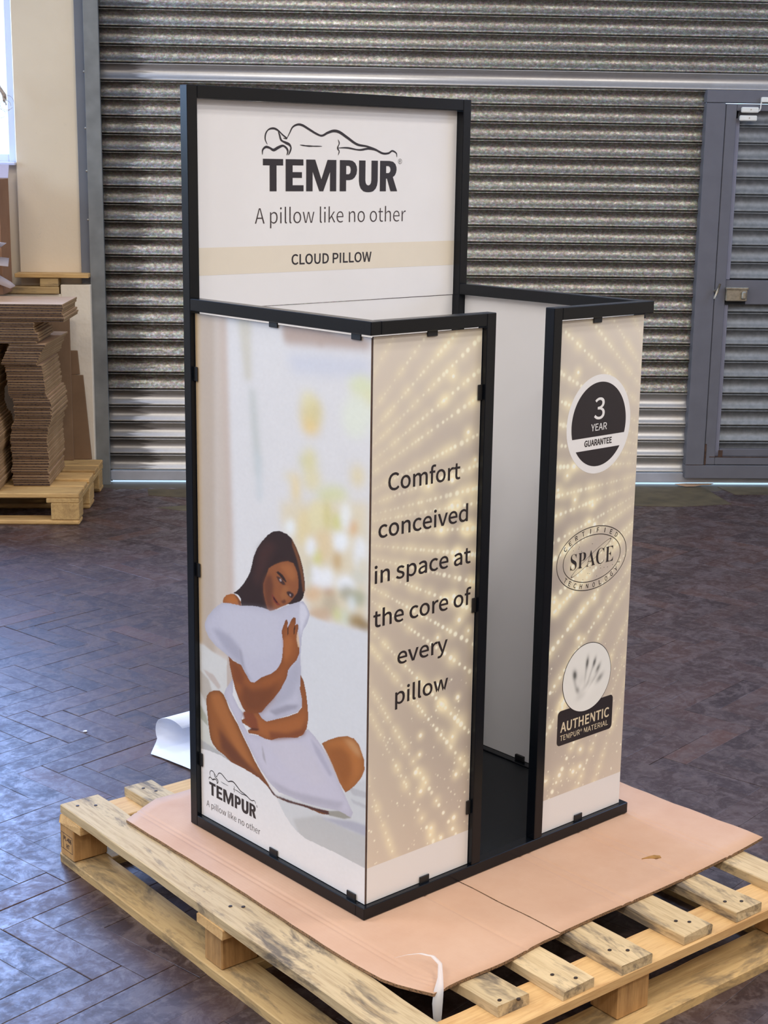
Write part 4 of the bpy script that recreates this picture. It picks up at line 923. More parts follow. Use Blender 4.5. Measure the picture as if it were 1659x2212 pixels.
PAINT = """
186,156,120,2:1149,2284 1093,2288 1098,1841 1092,1349 1103,847 1185,826
183,162,146,5:1097,2288 983,2287 996,1346 1001,818 1104,792 1098,1841
196,177,164,5:983,2287 909,2279 902,1365 901,818 1001,818
194,171,158,6:946,2276 913,2278 876,1420 866,853 909,842 918,1413
200,189,175,8:832,2271 744,2269 742,2032 786,2027
185,183,177,11:755,2002 723,1996 684,1702 694,1651 718,1648 740,1839
196,196,197,11:717,1770 684,1726 679,1556 707,1551
179,154,142,6:552,2275 33,2259 32,2225 530,2199
197,181,175,3:522,2198 32,2223 32,2212 515,2189
149,107,77,1.2:322,2212 297,2217 297,2210 322,2208
200,195,202,20:515,2164 31,2190 30,2117 478,2089
216,206,165,17:18,2057 22,2027 36,2002 56,1986 79,1983 100,1994 115,2016 120,2045 116,2075 102,2100 81,2115 58,2118 38,2107 23,2086
210,208,173,17:17,2096 23,2083 41,2071 68,2062 97,2059 124,2061 143,2069 150,2081 143,2095 125,2107 98,2115 68,2119 42,2116 24,2108
214,193,144,17:300,1955 306,1925 325,1900 352,1884 382,1880 409,1889 428,1909 435,1937 429,1967 410,1992 382,2008 352,2012 325,2002 307,1982
224,190,130,17:319,1902 324,1888 337,1876 356,1867 377,1864 397,1867 410,1876 415,1889 410,1903 397,1915 378,1924 356,1926 337,1923 324,1914
220,206,164,17:342,2004 346,1991 357,1979 373,1971 391,1969 407,1972 418,1982 422,1994 418,2008 407,2020 391,2028 373,2030 357,2026 346,2017
206,188,140,17:318,1961 320,1942 326,1925 333,1915 342,1914 350,1922 356,1937 358,1956 356,1976 351,1993 343,2002 334,2004 326,1996 321,1981
218,214,198,17:20,1982 28,1946 49,1914 82,1893 118,1888 151,1899 175,1925 184,1961 176,1998 153,2030 120,2050 84,2054 52,2043 29,2017
214,200,154,17:329,1766 333,1741 346,1720 363,1706 383,1703 401,1711 413,1729 418,1753 413,1778 401,1800 383,1813 364,1816 346,1808 334,1790
200,190,130,17:393,1759 395,1752 401,1745 409,1741 418,1740 426,1742 432,1746 434,1752 432,1760 426,1766 418,1770 409,1771 401,1770 396,1765
218,202,164,17:302,1701 308,1680 323,1661 346,1649 371,1644 393,1649 409,1663 415,1682 409,1704 394,1722 371,1735 346,1739 324,1733 308,1720
218,198,144,17:466,1688 470,1683 479,1678 492,1674 507,1671 521,1671 530,1673 533,1677 530,1683 521,1688 507,1692 492,1694 479,1694 470,1692
208,202,158,17:143,1668 152,1650 177,1632 214,1618 256,1611 294,1611 321,1620 330,1635 321,1654 295,1672 257,1685 215,1692 178,1691 152,1682
228,196,124,17:438,1641 440,1609 446,1582 454,1566 462,1565 470,1578 476,1602 478,1634 476,1666 471,1693 463,1708 454,1709 446,1697 440,1672
216,190,120,17:250,1570 252,1545 259,1524 268,1511 279,1509 288,1519 295,1537 298,1561 296,1586 289,1607 280,1620 269,1622 260,1612 253,1594
218,198,160,17:50,1756 54,1736 65,1718 81,1707 99,1704 116,1710 128,1724 132,1742 128,1763 117,1780 101,1791 82,1794 66,1788 54,1774
218,198,154,17:247,1538 256,1523 283,1507 321,1494 364,1485 403,1484 431,1490 441,1502 431,1517 403,1533 364,1546 321,1554 283,1555 257,1549
218,200,173,16:553,1571 28,1663 26,1175 124,1171 370,1151 401,1280 507,1438 553,1493
229,225,223,9.5:457,1487 461,1472 470,1458 484,1449 500,1446 514,1450 524,1460 527,1474 524,1489 514,1502 500,1511 484,1514 470,1510 461,1500
221,198,154,9.5:351,1502 355,1468 369,1438 390,1419 413,1415 434,1426 448,1450 453,1483 448,1517 434,1547 413,1565 391,1569 370,1558 356,1534
223,206,164,9.5:278,1563 283,1534 297,1509 317,1492 339,1488 359,1497 374,1517 379,1544 374,1574 360,1599 340,1615 318,1619 297,1610 283,1590
206,190,120,9.5:249,1568 250,1540 255,1516 262,1503 270,1501 278,1512 283,1534 285,1561 283,1590 279,1613 271,1627 263,1628 256,1617 251,1596
206,196,124,9.5:177,1558 180,1541 188,1527 199,1517 212,1515 224,1520 232,1531 235,1547 233,1564 225,1579 213,1588 200,1590 188,1585 180,1574
214,160,104,9.5:95,1555 96,1541 102,1529 110,1521 119,1519 128,1524 134,1534 136,1547 134,1561 128,1573 120,1581 111,1583 103,1578 97,1568
229,223,218,9.5:125,1591 128,1567 137,1547 149,1534 164,1532 177,1540 186,1556 189,1579 187,1603 178,1623 165,1635 151,1638 138,1630 129,1613
231,227,227,9.5:139,1491 144,1473 157,1456 176,1445 198,1440 218,1444 231,1455 237,1472 232,1490 218,1507 199,1519 177,1523 158,1519 144,1507
227,221,220,9.5:33,1466 37,1436 47,1409 63,1393 80,1389 96,1399 108,1421 112,1450 108,1481 98,1507 82,1523 65,1527 49,1516 38,1495
220,193,154,9.5:233,1459 239,1429 254,1403 278,1386 304,1381 327,1388 344,1408 350,1435 344,1465 328,1491 305,1508 279,1513 255,1505 239,1486
206,196,120,9.5:302,1397 304,1383 311,1370 321,1361 333,1359 343,1363 350,1373 352,1387 350,1402 343,1415 333,1423 322,1425 312,1421 305,1411
196,158,108,9.5:180,1408 182,1391 189,1377 199,1367 209,1365 219,1370 226,1382 229,1398 227,1415 220,1430 210,1439 199,1441 190,1436 183,1424
229,223,223,9.5:330,1435 334,1417 343,1402 356,1392 372,1389 385,1393 395,1405 398,1421 395,1439 386,1454 372,1464 357,1467 343,1462 334,1451
231,225,227,9.5:291,1319 296,1296 309,1276 330,1262 352,1257 373,1262 387,1276 393,1297 388,1320 373,1340 353,1354 330,1359 310,1353 296,1339
231,225,225,9.5:223,1328 227,1307 239,1288 258,1275 278,1271 297,1276 310,1289 314,1309 310,1330 297,1349 279,1362 258,1366 240,1361 227,1348
233,229,231,9.5:90,1338 96,1323 112,1308 136,1297 163,1291 188,1291 205,1299 211,1312 205,1327 189,1342 164,1354 137,1360 113,1359 96,1351
206,198,183,9.5:31,1379 35,1364 48,1350 67,1340 88,1335 107,1337 121,1346 126,1359 121,1374 108,1388 89,1398 68,1402 49,1400 36,1392
214,176,140,9.5:296,1255 302,1239 318,1224 342,1212 369,1206 393,1207 410,1215 416,1228 410,1244 393,1260 369,1271 343,1277 319,1276 302,1268
184,136,98,9.5:216,1278 220,1270 230,1263 245,1256 261,1252 277,1252 287,1255 291,1261 287,1269 277,1276 262,1282 245,1286 230,1286 220,1283
170,160,138,9.5:102,1298 106,1284 118,1271 136,1262 156,1257 174,1259 186,1266 191,1278 187,1292 174,1306 157,1315 137,1320 119,1318 107,1310
170,166,140,9.5:36,1294 40,1279 53,1265 72,1255 94,1250 113,1252 126,1260 131,1273 127,1288 114,1302 94,1313 73,1317 54,1315 41,1307
189,169,144,9.5:196,1230 201,1210 214,1191 234,1178 256,1173 276,1177 291,1189 296,1207 291,1227 277,1246 257,1259 235,1264 215,1260 201,1248
218,218,218,9.5:97,1257 99,1243 104,1230 113,1222 122,1220 130,1224 136,1234 139,1248 137,1262 131,1275 123,1283 114,1285 105,1281 99,1271
206,200,140,9.5:179,1196 181,1183 187,1172 197,1165 207,1162 216,1165 223,1173 225,1185 223,1197 217,1208 207,1216 197,1218 188,1215 181,1207
206,206,183,9.5:128,1198 130,1183 137,1170 146,1162 157,1159 167,1163 174,1173 177,1187 174,1201 168,1214 158,1223 147,1225 137,1221 130,1212
200,168,140,9.5:235,1182 243,1166 263,1150 294,1136 328,1128 358,1127 380,1134 388,1147 380,1163 359,1180 328,1193 294,1201 264,1202 243,1195
160,129,86,9.5:41,1204 46,1192 59,1179 78,1169 99,1164 119,1165 132,1171 137,1182 132,1195 119,1207 100,1217 79,1222 60,1221 46,1215
143,113,72,9.5:16,1192 19,1182 27,1172 40,1165 54,1162 67,1163 76,1168 79,1177 76,1187 67,1196 55,1204 41,1207 28,1206 19,1200
202,189,164,9.5:358,1319 360,1289 365,1265 374,1250 383,1248 391,1259 397,1281 399,1310 397,1339 392,1364 383,1378 374,1380 366,1369 360,1347
212,198,173,9.5:34,1420 37,1406 43,1393 52,1385 63,1383 72,1387 79,1397 82,1410 79,1424 73,1437 64,1445 53,1447 44,1443 37,1433
SOFTEN
210,204,205,7:400,1149 340,1148 252,1145 144,1151 26,1161 14,480 428,340 430,1077
206,198,193,4:1132,842 1094,846 1040,833 970,824 918,811 922,584 1065,488 1139,494
183,169,158,4:1134,727 1061,697 1027,631 1072,574 1136,633
189,171,162,3:1105,735 1025,729 972,689 990,673 1052,700
165,160,144,4:1138,572 1082,527 1065,477 1139,505
200,193,183,3:1139,505 1065,471 1049,410 978,382 1142,381
173,167,165,3:1141,404 1013,393 873,371 908,349 1142,358
198,193,193,4:588,323 150,479 100,531 16,578 9,202 319,169 475,165
181,175,177,3:129,512 15,524 14,500 99,486
183,177,179,3:114,467 14,470 14,456 99,452
183,177,175,6:475,255 305,330 112,331 12,347 9,207 319,185 428,193
169,164,174,5:305,323 98,377 12,387 11,342 170,331
189,169,158,2:925,838 896,838 885,756 890,701 929,701
169,101,49,1:292,640 247,669 189,699 139,717 96,720 67,704 49,675 35,651 32,612 51,572 86,531 121,499 143,482 180,510 217,563 254,607
147,84,37,12:269,627 174,666 116,645 101,575 136,499 172,512 217,563
186,130,84,9:160,700 103,710 67,690 52,655 88,659
141,80,36,1:1083,593 1079,619 1058,641 1022,660 982,669 955,661 934,640 913,608 887,583 853,556 819,517 777,476 736,430 686,387 637,350 592,316 555,318 475,329 405,343 335,351 245,369 233,357 290,341 397,335 452,328 515,317 580,313 608,319 645,342 703,360 753,365 821,365 890,365 951,384 1004,393 1040,412 1053,430 1061,456 1069,497 1077,550
162,96,47,10:1049,635 982,659 947,626 887,556 820,479 753,403 686,360 753,371 863,439 949,516 1019,573
104,54,27,10:993,498 932,467 820,414 686,371 620,328 753,365 890,371 977,409
74,42,40,2:645,347 588,321 475,332 335,353 237,369 233,355 397,335 515,316 612,318
150,142,132,2:245,369 156,402 105,389 149,369 244,351
189,179,190,1:938,688 885,750 886,675 844,633 810,616 827,579 777,535 710,547 619,554 515,598 429,624 379,675 337,657 292,630 254,592 209,540 165,490 135,454 98,412 109,388 185,392 282,371 397,353 491,348 571,342 637,366 702,408 752,457 802,506 853,561 904,611 934,643 951,662
196,185,194,14:702,537 515,593 398,608 322,571 261,499 321,453 475,455 587,498
164,154,160,3:685,520 669,483 653,435 677,459
173,164,178,5:360,640 299,608 224,531 239,516 329,588
173,164,175,7:636,376 475,376 283,410 149,439 186,397 397,358 555,350
44,24,20,1:604,1442 561,1452 515,1449 484,1436 454,1405 431,1371 412,1326 402,1280 402,1241 412,1210 431,1191 453,1173 507,1163 641,1107 714,1105 763,1096 821,1084 825,1114 846,1128 875,1127 837,1152 804,1183 778,1214 758,1244 745,1277 735,1309 712,1349 680,1385 640,1420
111,64,34,3:484,1436 454,1400 427,1357 408,1298 401,1241 412,1234 427,1304 454,1366 480,1405
62,34,28,14:696,1357 632,1399 585,1389 632,1320 681,1240 713,1192 738,1207
139,78,42,1.5:632,1285 601,1304 554,1326 507,1340 473,1338 450,1309 440,1272 442,1242 450,1221 476,1193 496,1173 515,1159 554,1140 585,1123 625,1107 641,1110 649,1126 661,1153 671,1181 669,1212 652,1246
102,54,31,8:669,1212 652,1246 617,1263 601,1217 609,1155 601,1119 625,1107 641,1110 661,1153
158,92,50,8:561,1310 507,1331 473,1323 454,1288 476,1264 515,1275
151,90,50,6:538,1231 500,1239 507,1188 538,1166 558,1187
44,24,18,1.2:585,1278 573,1285 542,1277 519,1257 516,1249 538,1255 562,1268
62,34,26,2:583,1261 562,1263 534,1251 523,1239 542,1235 565,1242
164,144,144,1.2:565,1254 554,1257 548,1250 557,1244
56,30,24,2:519,1210 500,1219 476,1215 467,1207 484,1193 507,1198
160,140,140,1:498,1207 489,1208 489,1200 496,1199
96,47,26,3:554,1163 530,1178 519,1171 534,1157
119,43,31,2:615,1181 597,1173 574,1156 554,1148 578,1142 601,1154
60,24,22,1:605,1173 574,1154 579,1150 603,1164
177,101,45,1:951,1068 949,1086 927,1106 892,1120 871,1124 846,1117 825,1101 820,1083 855,1078 906,1073
107,56,27,3:875,1126 854,1120 828,1098 821,1083 834,1080 846,1106
183,175,186,1:962,1064 906,1076 821,1084 747,1101 698,1108 649,1110 621,1107 578,1123 531,1149 484,1169 431,1191 412,1197 393,1185 374,1164 369,1151 385,1113 411,1077 419,1050 422,1015 426,979 426,929 424,879 431,837 418,790 418,760 445,727 507,694 587,655 652,627 684,626 717,649 783,730 824,825 901,836 952,850 1005,863 1057,888 1083,919 1087,945 1064,982 1019,1025
191,183,193,16:941,1043 714,1085 554,1108 562,1020 602,934 749,870 866,893 968,947
165,158,171,10:1030,932 943,868 824,830 832,896 899,932 986,943
154,146,158,6:840,899 824,888 799,815 749,771 783,783 824,830
171,164,176,9:499,895 430,968 430,878 476,784 635,672 586,743
154,146,158,5:635,677 515,738 437,760 453,740 587,671
204,196,204,4:431,1186 400,1183 381,1153 408,1103 426,1048 434,1126
156,88,42,1:426,889 407,869 391,823 380,766 377,716 387,673 410,640 452,615 515,598 571,579 619,554 668,547 710,550 743,545 777,538 781,550 751,564 785,568 819,571 827,582 793,600 810,611 810,622 776,640 734,654 709,651 684,632 652,626 587,655 507,691 445,724 418,755 418,790 430,827
124,64,31,7:636,588 515,614 414,665 391,712 398,649 452,617 619,556
128,64,34,5:818,617 751,644 718,617 701,569 751,564 802,581
89,43,24,2:751,570 701,579 718,566 777,551
147,80,36,1:914,841 884,830 824,825 799,800 762,770 737,772 683,810 618,843 578,874 554,906 545,933 542,959 537,1001 546,1019 548,1044 534,1072 524,1092 515,1098 509,1088 511,1065 499,1080 488,1101 472,1117 459,1117 457,1101 461,1087 449,1095 441,1092 442,1074 449,1053 445,1034 434,1002 434,977 453,942 484,914 507,887 515,855 555,793 603,739 651,694 684,658 709,646 751,634 793,627 818,641 843,671 868,707 889,754 906,803
115,60,27,12:817,753 750,739 635,781 554,834 603,739 684,658 784,629 835,674
124,64,29,8:901,826 841,815 800,778 817,732 868,739
162,92,45,7:538,1011 499,1035 476,1016 492,962 531,912
85,43,22,1:510,1065 503,1075 506,1039 512,1032
89,45,24,1:469,1078 461,1087 464,1054 472,1042
208,173,144,2:449,1053 442,1065 438,1031 432,1002 442,1000 453,1032
219,210,208,0.7:1196,353 1136,360 1067,370 978,376 890,368 804,368 753,365 703,360 653,344 612,320 571,297 531,257 491,229 451,211 396,199 319,201 206,206 95,205 -5,208 -9,-14 1207,-98
"""

# ------------------------------------------------------------------ lettering
GLYPHS = {}
for _g in GLYPH_DATA.split(';'):
    _p = _g.split('|')
    GLYPHS[_p[0]] = (int(_p[1]), [np.array(list(map(int, c.split(','))), float).reshape(-1, 2) for c in _p[2:]])
CAP = GLYPHS['H'][1][0][:, 1].max()

def text_polys(txt, cap, width=None, spacing=0.0, serif=False):
    """contours of a line of text, baseline at y=0, starting at x=0; scaled to cap height and, if given, to the width"""
    x = 0.0; out = []
    for ch in txt:
        if ch == ' ':
            x += 150; continue
        adv, cs = GLYPHS[('s_' + ch) if serif else ch]
        for c in cs: out.append(c + np.array([x, 0]))
        x += adv + spacing
    capu = max(c[:, 1].max() for ch in txt if ch.isupper() for c in GLYPHS[('s_' + ch) if serif else ch][1]) if serif else CAP
    x0 = min(c[:, 0].min() for c in out); x1 = max(c[:, 0].max() for c in out)
    sy = cap / capu; sx = sy if width is None else width / (x1 - x0)
    return [(c - np.array([x0, 0])) * np.array([sx, sy]) for c in out]

def embolden(polys, d):
    """push every contour outwards (ink grows for d > 0)"""
    area = lambda c: 0.5 * float(np.sum(c[:, 0] * np.roll(c[:, 1], -1) - np.roll(c[:, 0], -1) * c[:, 1]))
    sg = math.copysign(1, max((area(c) for c in polys), key=abs))
    out = []
    for c in polys:
        keep = np.linalg.norm(c - np.roll(c, 1, axis=0), axis=1) > 1e-7
        c = c[keep]
        e0 = c - np.roll(c, 1, axis=0); e1 = np.roll(c, -1, axis=0) - c
        n0 = np.column_stack([e0[:, 1], -e0[:, 0]]) / np.linalg.norm(e0, axis=1)[:, None]
        n1 = np.column_stack([e1[:, 1], -e1[:, 0]]) / np.linalg.norm(e1, axis=1)[:, None]
        b = n0 + n1; L = np.maximum(np.sum(b * b, axis=1), 0.6)
        out.append(c + sg * d * 2 * b / L[:, None])
    return out

def fill_mesh(name, polys, mat, parent, mw, thick=0.0, offset=0.0):
    """planar contours -> flat mesh (each outline filled with its own holes), placed with matrix mw in the parent's space"""
    from mathutils.geometry import tessellate_polygon
    if offset: polys = embolden(polys, offset)
    area = lambda c: 0.5 * float(np.sum(c[:, 0] * np.roll(c[:, 1], -1) - np.roll(c[:, 0], -1) * c[:, 1]))
    order = sorted(range(len(polys)), key=lambda i: -abs(area(polys[i])))
    groups = []
    for i in order:
        p = polys[i][0]
        hit = [g for g in groups if inside(p[0], p[1], polys[g[0]].tolist()) and all(inside(q[0], q[1], polys[g[0]].tolist()) for q in polys[i][::3])]
        if hit: hit[0].append(i)
        else: groups.append([i])
    V, F = [], []
    for g in groups:
        loops = [[Vector((x * 100, y * 100, 0)) for x, y in polys[i]] for i in g]
        tris = tessellate_polygon(loops)
        o = len(V)
        for lp_ in loops: V += [(v.x / 100, v.y / 100, 0.0) for v in lp_]
        for (a, b, c) in tris:
            (ax, ay, _), (bx_, by_, _), (cx_, cy_, _) = V[o + a], V[o + b], V[o + c]
            F.append((o + a, o + b, o + c) if (bx_ - ax) * (cy_ - ay) - (cx_ - ax) * (by_ - ay) > 0 else (o + a, o + c, o + b))
    ob = mesh(name, V, F, mat, parent)
    ob.matrix_local = mw
    return ob

def plane_front(x, z, y):       # local x -> X, local y -> Z, facing -Y
    return Matrix(((1, 0, 0, x), (0, 0, -1, y), (0, 1, 0, z), (0, 0, 0, 1)))
def plane_left(y, z, x):        # local x -> -Y, local y -> Z, facing -X
    return Matrix(((0, 0, -1, x), (-1, 0, 0, y), (0, 1, 0, z), (0, 0, 0, 1)))

def ellipse(cx, cy, rx, ry, n=72):
    t = np.linspace(0, 2 * math.pi, n, endpoint=False)
    return np.column_stack([cx + rx * np.cos(t), cy + ry * np.sin(t)])

def spline(pts, n=8):
    P = [np.array(p, float) for p in pts]; P = [2 * P[0] - P[1]] + P + [2 * P[-1] - P[-2]]
    out = []
    for i in range(1, len(P) - 2):
        for k in range(n):
            t = k / n
            out.append(0.5 * ((2 * P[i]) + (-P[i - 1] + P[i + 1]) * t + (2 * P[i - 1] - 5 * P[i] + 4 * P[i + 1] - P[i + 2]) * t * t + (-P[i - 1] + 3 * P[i] - 3 * P[i + 1] + P[i + 2]) * t ** 3))
    out.append(P[-2]); return np.array(out)

def ribbon(pts, w, taper=0.7, vary=True):
    c = spline(pts); n = len(c)
    d = np.gradient(c, axis=0); d /= np.linalg.norm(d, axis=1)[:, None] + 1e-9
    nr = np.column_stack([-d[:, 1], d[:, 0]])
    u = np.linspace(0, 1, n)
    ww = w * (1 - taper + taper * np.sin(math.pi * u) ** 0.7)
    if vary: ww = ww * (0.75 + 0.35 * np.abs(np.sin(u * 9)))
    return np.vstack([c + nr * ww[:, None] / 2, (c - nr * ww[:, None] / 2)[::-1]])

_T = 687.0
def _L(x0, pts): return np.array([((x0 + x) / _T, y * 0.1757) for x, y in pts])
WORDMARK = [_L(0, [(0, 1), (97, 1), (97, .8), (65, .8), (65, 0), (32, 0), (32, .8), (0, .8)]),
    _L(109, [(0, 0), (88, 0), (88, .19), (34, .19), (34, .42), (80, .42), (80, .6), (34, .6), (34, .81), (87, .81), (87, 1), (0, 1)]),
    _L(210, [(0, 0), (0, 1), (45, 1), (76, .38), (107, 1), (152, 1), (152, 0), (120, 0), (120, .62), (86, 0), (66, 0), (32, .62), (32, 0)]),
    _L(380, [(0, 0), (0, 1), (50, 1), (66, .98), (80, .91), (88, .80), (90, .69), (87, .56), (78, .45), (66, .385), (50, .36), (33, .36), (33, 0)]),
    _L(380, [(33, .55), (47, .55), (54, .59), (57, .69), (54, .78), (47, .82), (33, .82)]),
    _L(480, [(0, 1), (34, 1), (34, .36), (36, .27), (42, .21), (50, .19), (58, .21), (64, .27), (66, .36), (66, 1), (100, 1), (100, .34), (97, .20), (90, .09), (76, .0), (62, -.025), (50, -.03), (38, -.025), (24, .0), (10, .09), (3, .20), (0, .34)]),
    _L(592, [(0, 0), (0, 1), (50, 1), (70, .975), (83, .9), (89, .8), (90, .71), (87, .61), (80, .52), (70, .47), (95, 0), (58, 0), (38, .42), (33, .42), (33, 0)]),
    _L(592, [(33, .6), (47, .6), (54, .64), (57, .71), (54, .79), (47, .83), (33, .83)])]
FIG = [[(0.167, 0.287), (0.188, 0.32), (0.208, 0.35), (0.243, 0.365), (0.278, 0.362), (0.32, 0.344), (0.377, 0.319), (0.419, 0.309), (0.462, 0.326), (0.505, 0.337), (0.549, 0.331), (0.608, 0.302), (0.682, 0.266), (0.757, 0.256), (0.818, 0.241), (0.879, 0.219), (0.926, 0.22), (0.956, 0.234), (0.988, 0.221), (0.993, 0.199)],
    [(0.031, 0.253), (0.017, 0.279), (0.02, 0.31), (0.04, 0.333), (0.074, 0.34), (0.105, 0.33), (0.139, 0.306), (0.167, 0.288), (0.142, 0.289)],
    [(0.105, 0.33), (0.116, 0.305), (0.128, 0.278), (0.156, 0.266), (0.183, 0.256), (0.196, 0.239), (0.189, 0.216), (0.178, 0.198)],
    [(-0.003, 0.198), (-0.001, 0.223), (0.02, 0.239), (0.047, 0.235), (0.074, 0.224), (0.105, 0.237), (0.139, 0.248), (0.164, 0.236), (0.174, 0.218), (0.167, 0.197)],
    [(0.26, 0.255), (0.32, 0.25), (0.42, 0.25)], [(0.539, 0.29), (0.547, 0.269), (0.535, 0.243), (0.547, 0.225), (0.54, 0.203)],
    [(0.535, 0.243), (0.609, 0.245), (0.698, 0.235), (0.772, 0.243), (0.849, 0.23), (0.887, 0.216)]]
FIGW = [0.0145, 0.010, 0.013, 0.0145, 0.0075, 0.008, 0.0105]

def logo(parent, mw_fn, x, z, w, reg=True):
    fill_mesh('brand_lettering', [p * w for p in WORDMARK], M_INK, parent, mw_fn(x, z))
    tmp = [ribbon(p, fw) * w for p, fw in zip(FIG, FIGW)]
    V, F = [], []
    for k, poly in enumerate(tmp):
        n = len(poly) // 2; o = len(V)
        V += [(a, b, 0.0001 + k * 0.00002) for a, b in poly]
        F += [(o + i, o + 2 * n - 1 - i, o + 2 * n - 2 - i, o + i + 1) for i in range(n - 1)]
    m = mesh('logo_figure', V, F, M_INK, parent); m.matrix_local = mw_fn(x, z)
    return m

# ------------------------------------------------------------------ printed pictures as coloured fine grids
def srgb2lin(c):
    c = np.asarray(c, float) / 255.0
    return np.where(c <= 0.04045, c / 12.92, ((c + 0.055) / 1.055) ** 2.4)
PAPER = srgb2lin((219, 210, 208))
def ink(c): return srgb2lin(c) / PAPER * np.array([0.80, 0.785, 0.78])

def blur(a, s):
    if s < 0.35: return a
    r = int(math.ceil(s * 2.6)); k = np.exp(-0.5 * (np.arange(-r, r + 1) / s) ** 2); k /= k.sum()
    for ax in (0, 1):
        p = np.pad(a, [(r, r) if i == ax else (0, 0) for i in range(a.ndim)], mode='edge')
        acc = np.zeros_like(a)
        n = a.shape[ax]
        for i, w in enumerate(k):
            acc += w * (p[i:i + n] if ax == 0 else p[:, i:i + n])
        a = acc
    return a

def raster(poly, X, Y):
    """even-odd mask of a polygon over the grid axes X (cols) and Y (rows)"""
    m = np.zeros((len(Y), len(X)), bool)
    n = len(poly)
    for i in range(n):
        x0, y0 = poly[i]; x1, y1 = poly[(i + 1) % n]
        if y0 == y1: continue
        lo, hi = min(y0, y1), max(y0, y1)
        rows = np.where((Y >= lo) & (Y < hi))[0]
        if len(rows) == 0: continue
        xi = x0 + (Y[rows] - y0) * (x1 - x0) / (y1 - y0)
        m[rows] ^= (X[None, :] >= xi[:, None])
    return m.astype(float)

def grid_print(name, parent, mw, w, h, colors, mat=M_PRINT):
    """colors[row, col] linear rgb, row 0 at the bottom; local x 0..w, y 0..h"""
    r, c, _ = colors.shape
    xs = np.linspace(0, w, c); ys = np.linspace(0, h, r)
    gx, gy = np.meshgrid(xs, ys)
    V = np.column_stack([gx.ravel(), gy.ravel(), np.zeros(r * c)])
    i = np.arange(r * c).reshape(r, c)
    Q = np.stack([i[:-1, :-1], i[:-1, 1:], i[1:, 1:], i[1:, :-1]], -1).reshape(-1, 4)
    me = bpy.data.meshes.new(name)
    me.vertices.add(r * c); me.vertices.foreach_set('co', V.ravel())
    me.loops.add(Q.size); me.loops.foreach_set('vertex_index', Q.ravel())
    me.polygons.add(len(Q)); me.polygons.foreach_set('loop_start', np.arange(0, Q.size, 4)); me.polygons.foreach_set('loop_total', np.full(len(Q), 4))
    me.update(calc_edges=True); me.validate()
    at = me.attributes.new('ink', 'FLOAT_COLOR', 'POINT')
    at.data.foreach_set('color', np.column_stack([np.clip(colors.reshape(-1, 3), 0, 1), np.ones(r * c)]).astype(np.float32).ravel())
    me.materials.append(mat)
    o = link(name, me, parent); o.matrix_local = mw
    return o

# ------------------------------------------------------------------ the display stand
B_, D, W, HB, HH, X1, X2 = 0.025, 0.5908, 0.7956, 1.1631, 1.5860, 0.3190, 0.4830
ST = thing('display_stand', (0, 0, FZ), 0, 'pillow display stand with black metal frame and printed white panels on the pallet', 'display stand')
def bar(name, x0, x1, y0, y1, z0, z1): return box(name, x0, x1, y0, y1, z0, z1, M_FRAME, ST, 0.0012)
bar('base_bar', 0, W, 0, B_, 0, B_)
bar('base_bar', 0, B_, B_ + .0003, D - B_ - .0003, 0, B_)
bar('base_bar', B_ + .0003, W - B_ - .0003, D - B_, D, 0, B_)
bar('base_bar', W - B_, W, B_ + .0003, D - B_ - .0003, 0, B_)
bar('post', 0, B_, D - B_, D, 0, HH)
bar('post', W - B_, W, D - B_, D, 0, HH)
bar('post', X1 - B_, X1, 0, B_, B_ + .0003, HB)
bar('post', X2, X2 + B_, 0, B_, B_ + .0003, HB)
bar('rail', 0, B_, 0, D - B_ - .0003, HB - B_, HB)
bar('rail', B_ + .0003, X1 - B_ - .0003, 0, B_, HB - B_, HB)
bar('rail', X2 + B_ + .0003, W, 0, B_, HB - B_, HB)
bar('rail', W - B_, W, B_ + .0003, D - B_ - .0003, HB - B_, HB)
bar('rail', B_ + .0003, W - B_ - .0003, D - B_, D, HH - B_, HH)

def panel(name, x0, x1, y0, y1, z0, z1, mat=M_BOARD):
    V, F = box_geo(x0, x1, y0, y1, z0, z1, 0.0004)
    o = mesh(name, V, F, [mat, M_EDGE], ST)
    thin = 0 if (x1 - x0) < (y1 - y0) else 1
    for p in o.data.polygons: p.material_index = 0 if abs(p.normal[thin]) > 0.9 else 1
    return o
PH_Y = D - 0.0045
hp = panel('header_panel', B_ + .0005, W - B_ - .0005, PH_Y, PH_Y + 0.003, 1.1365, HH - B_ - .0005)
bp = panel('back_panel', B_ + .0005, W - B_ - .0005, PH_Y + 0.0015, D - .0003, B_ + 0.001, 1.1355)
sp = panel('side_panel', W - 0.0060, W - 0.0030, B_ + .0010, D - B_ - .0005, B_ + .0005, HB - B_ - .0010)
flp = box('floor_panel', B_ + .0005, W - B_ - .0005, B_ + .002, D - B_ - .0005, 0.018, 0.0215, M_BLACKBOARD, ST, 0.0005)

PX0 = 0.0115                                   # recess of the printed panels behind the bar faces
pp = panel('photo_panel', PX0, PX0 + 0.003, PX0, D - B_ - .001, B_ + .0008, 1.1327)
lp = panel('starlight_panel', PX0 + .0042, X1 - B_ - .001, PX0, PX0 + 0.003, B_ + .0008, 1.1345)
rp_ = panel('starlight_panel', X2 + B_ + .001, 0.7775, PX0, PX0 + 0.003, B_ + .0008, 1.1345)

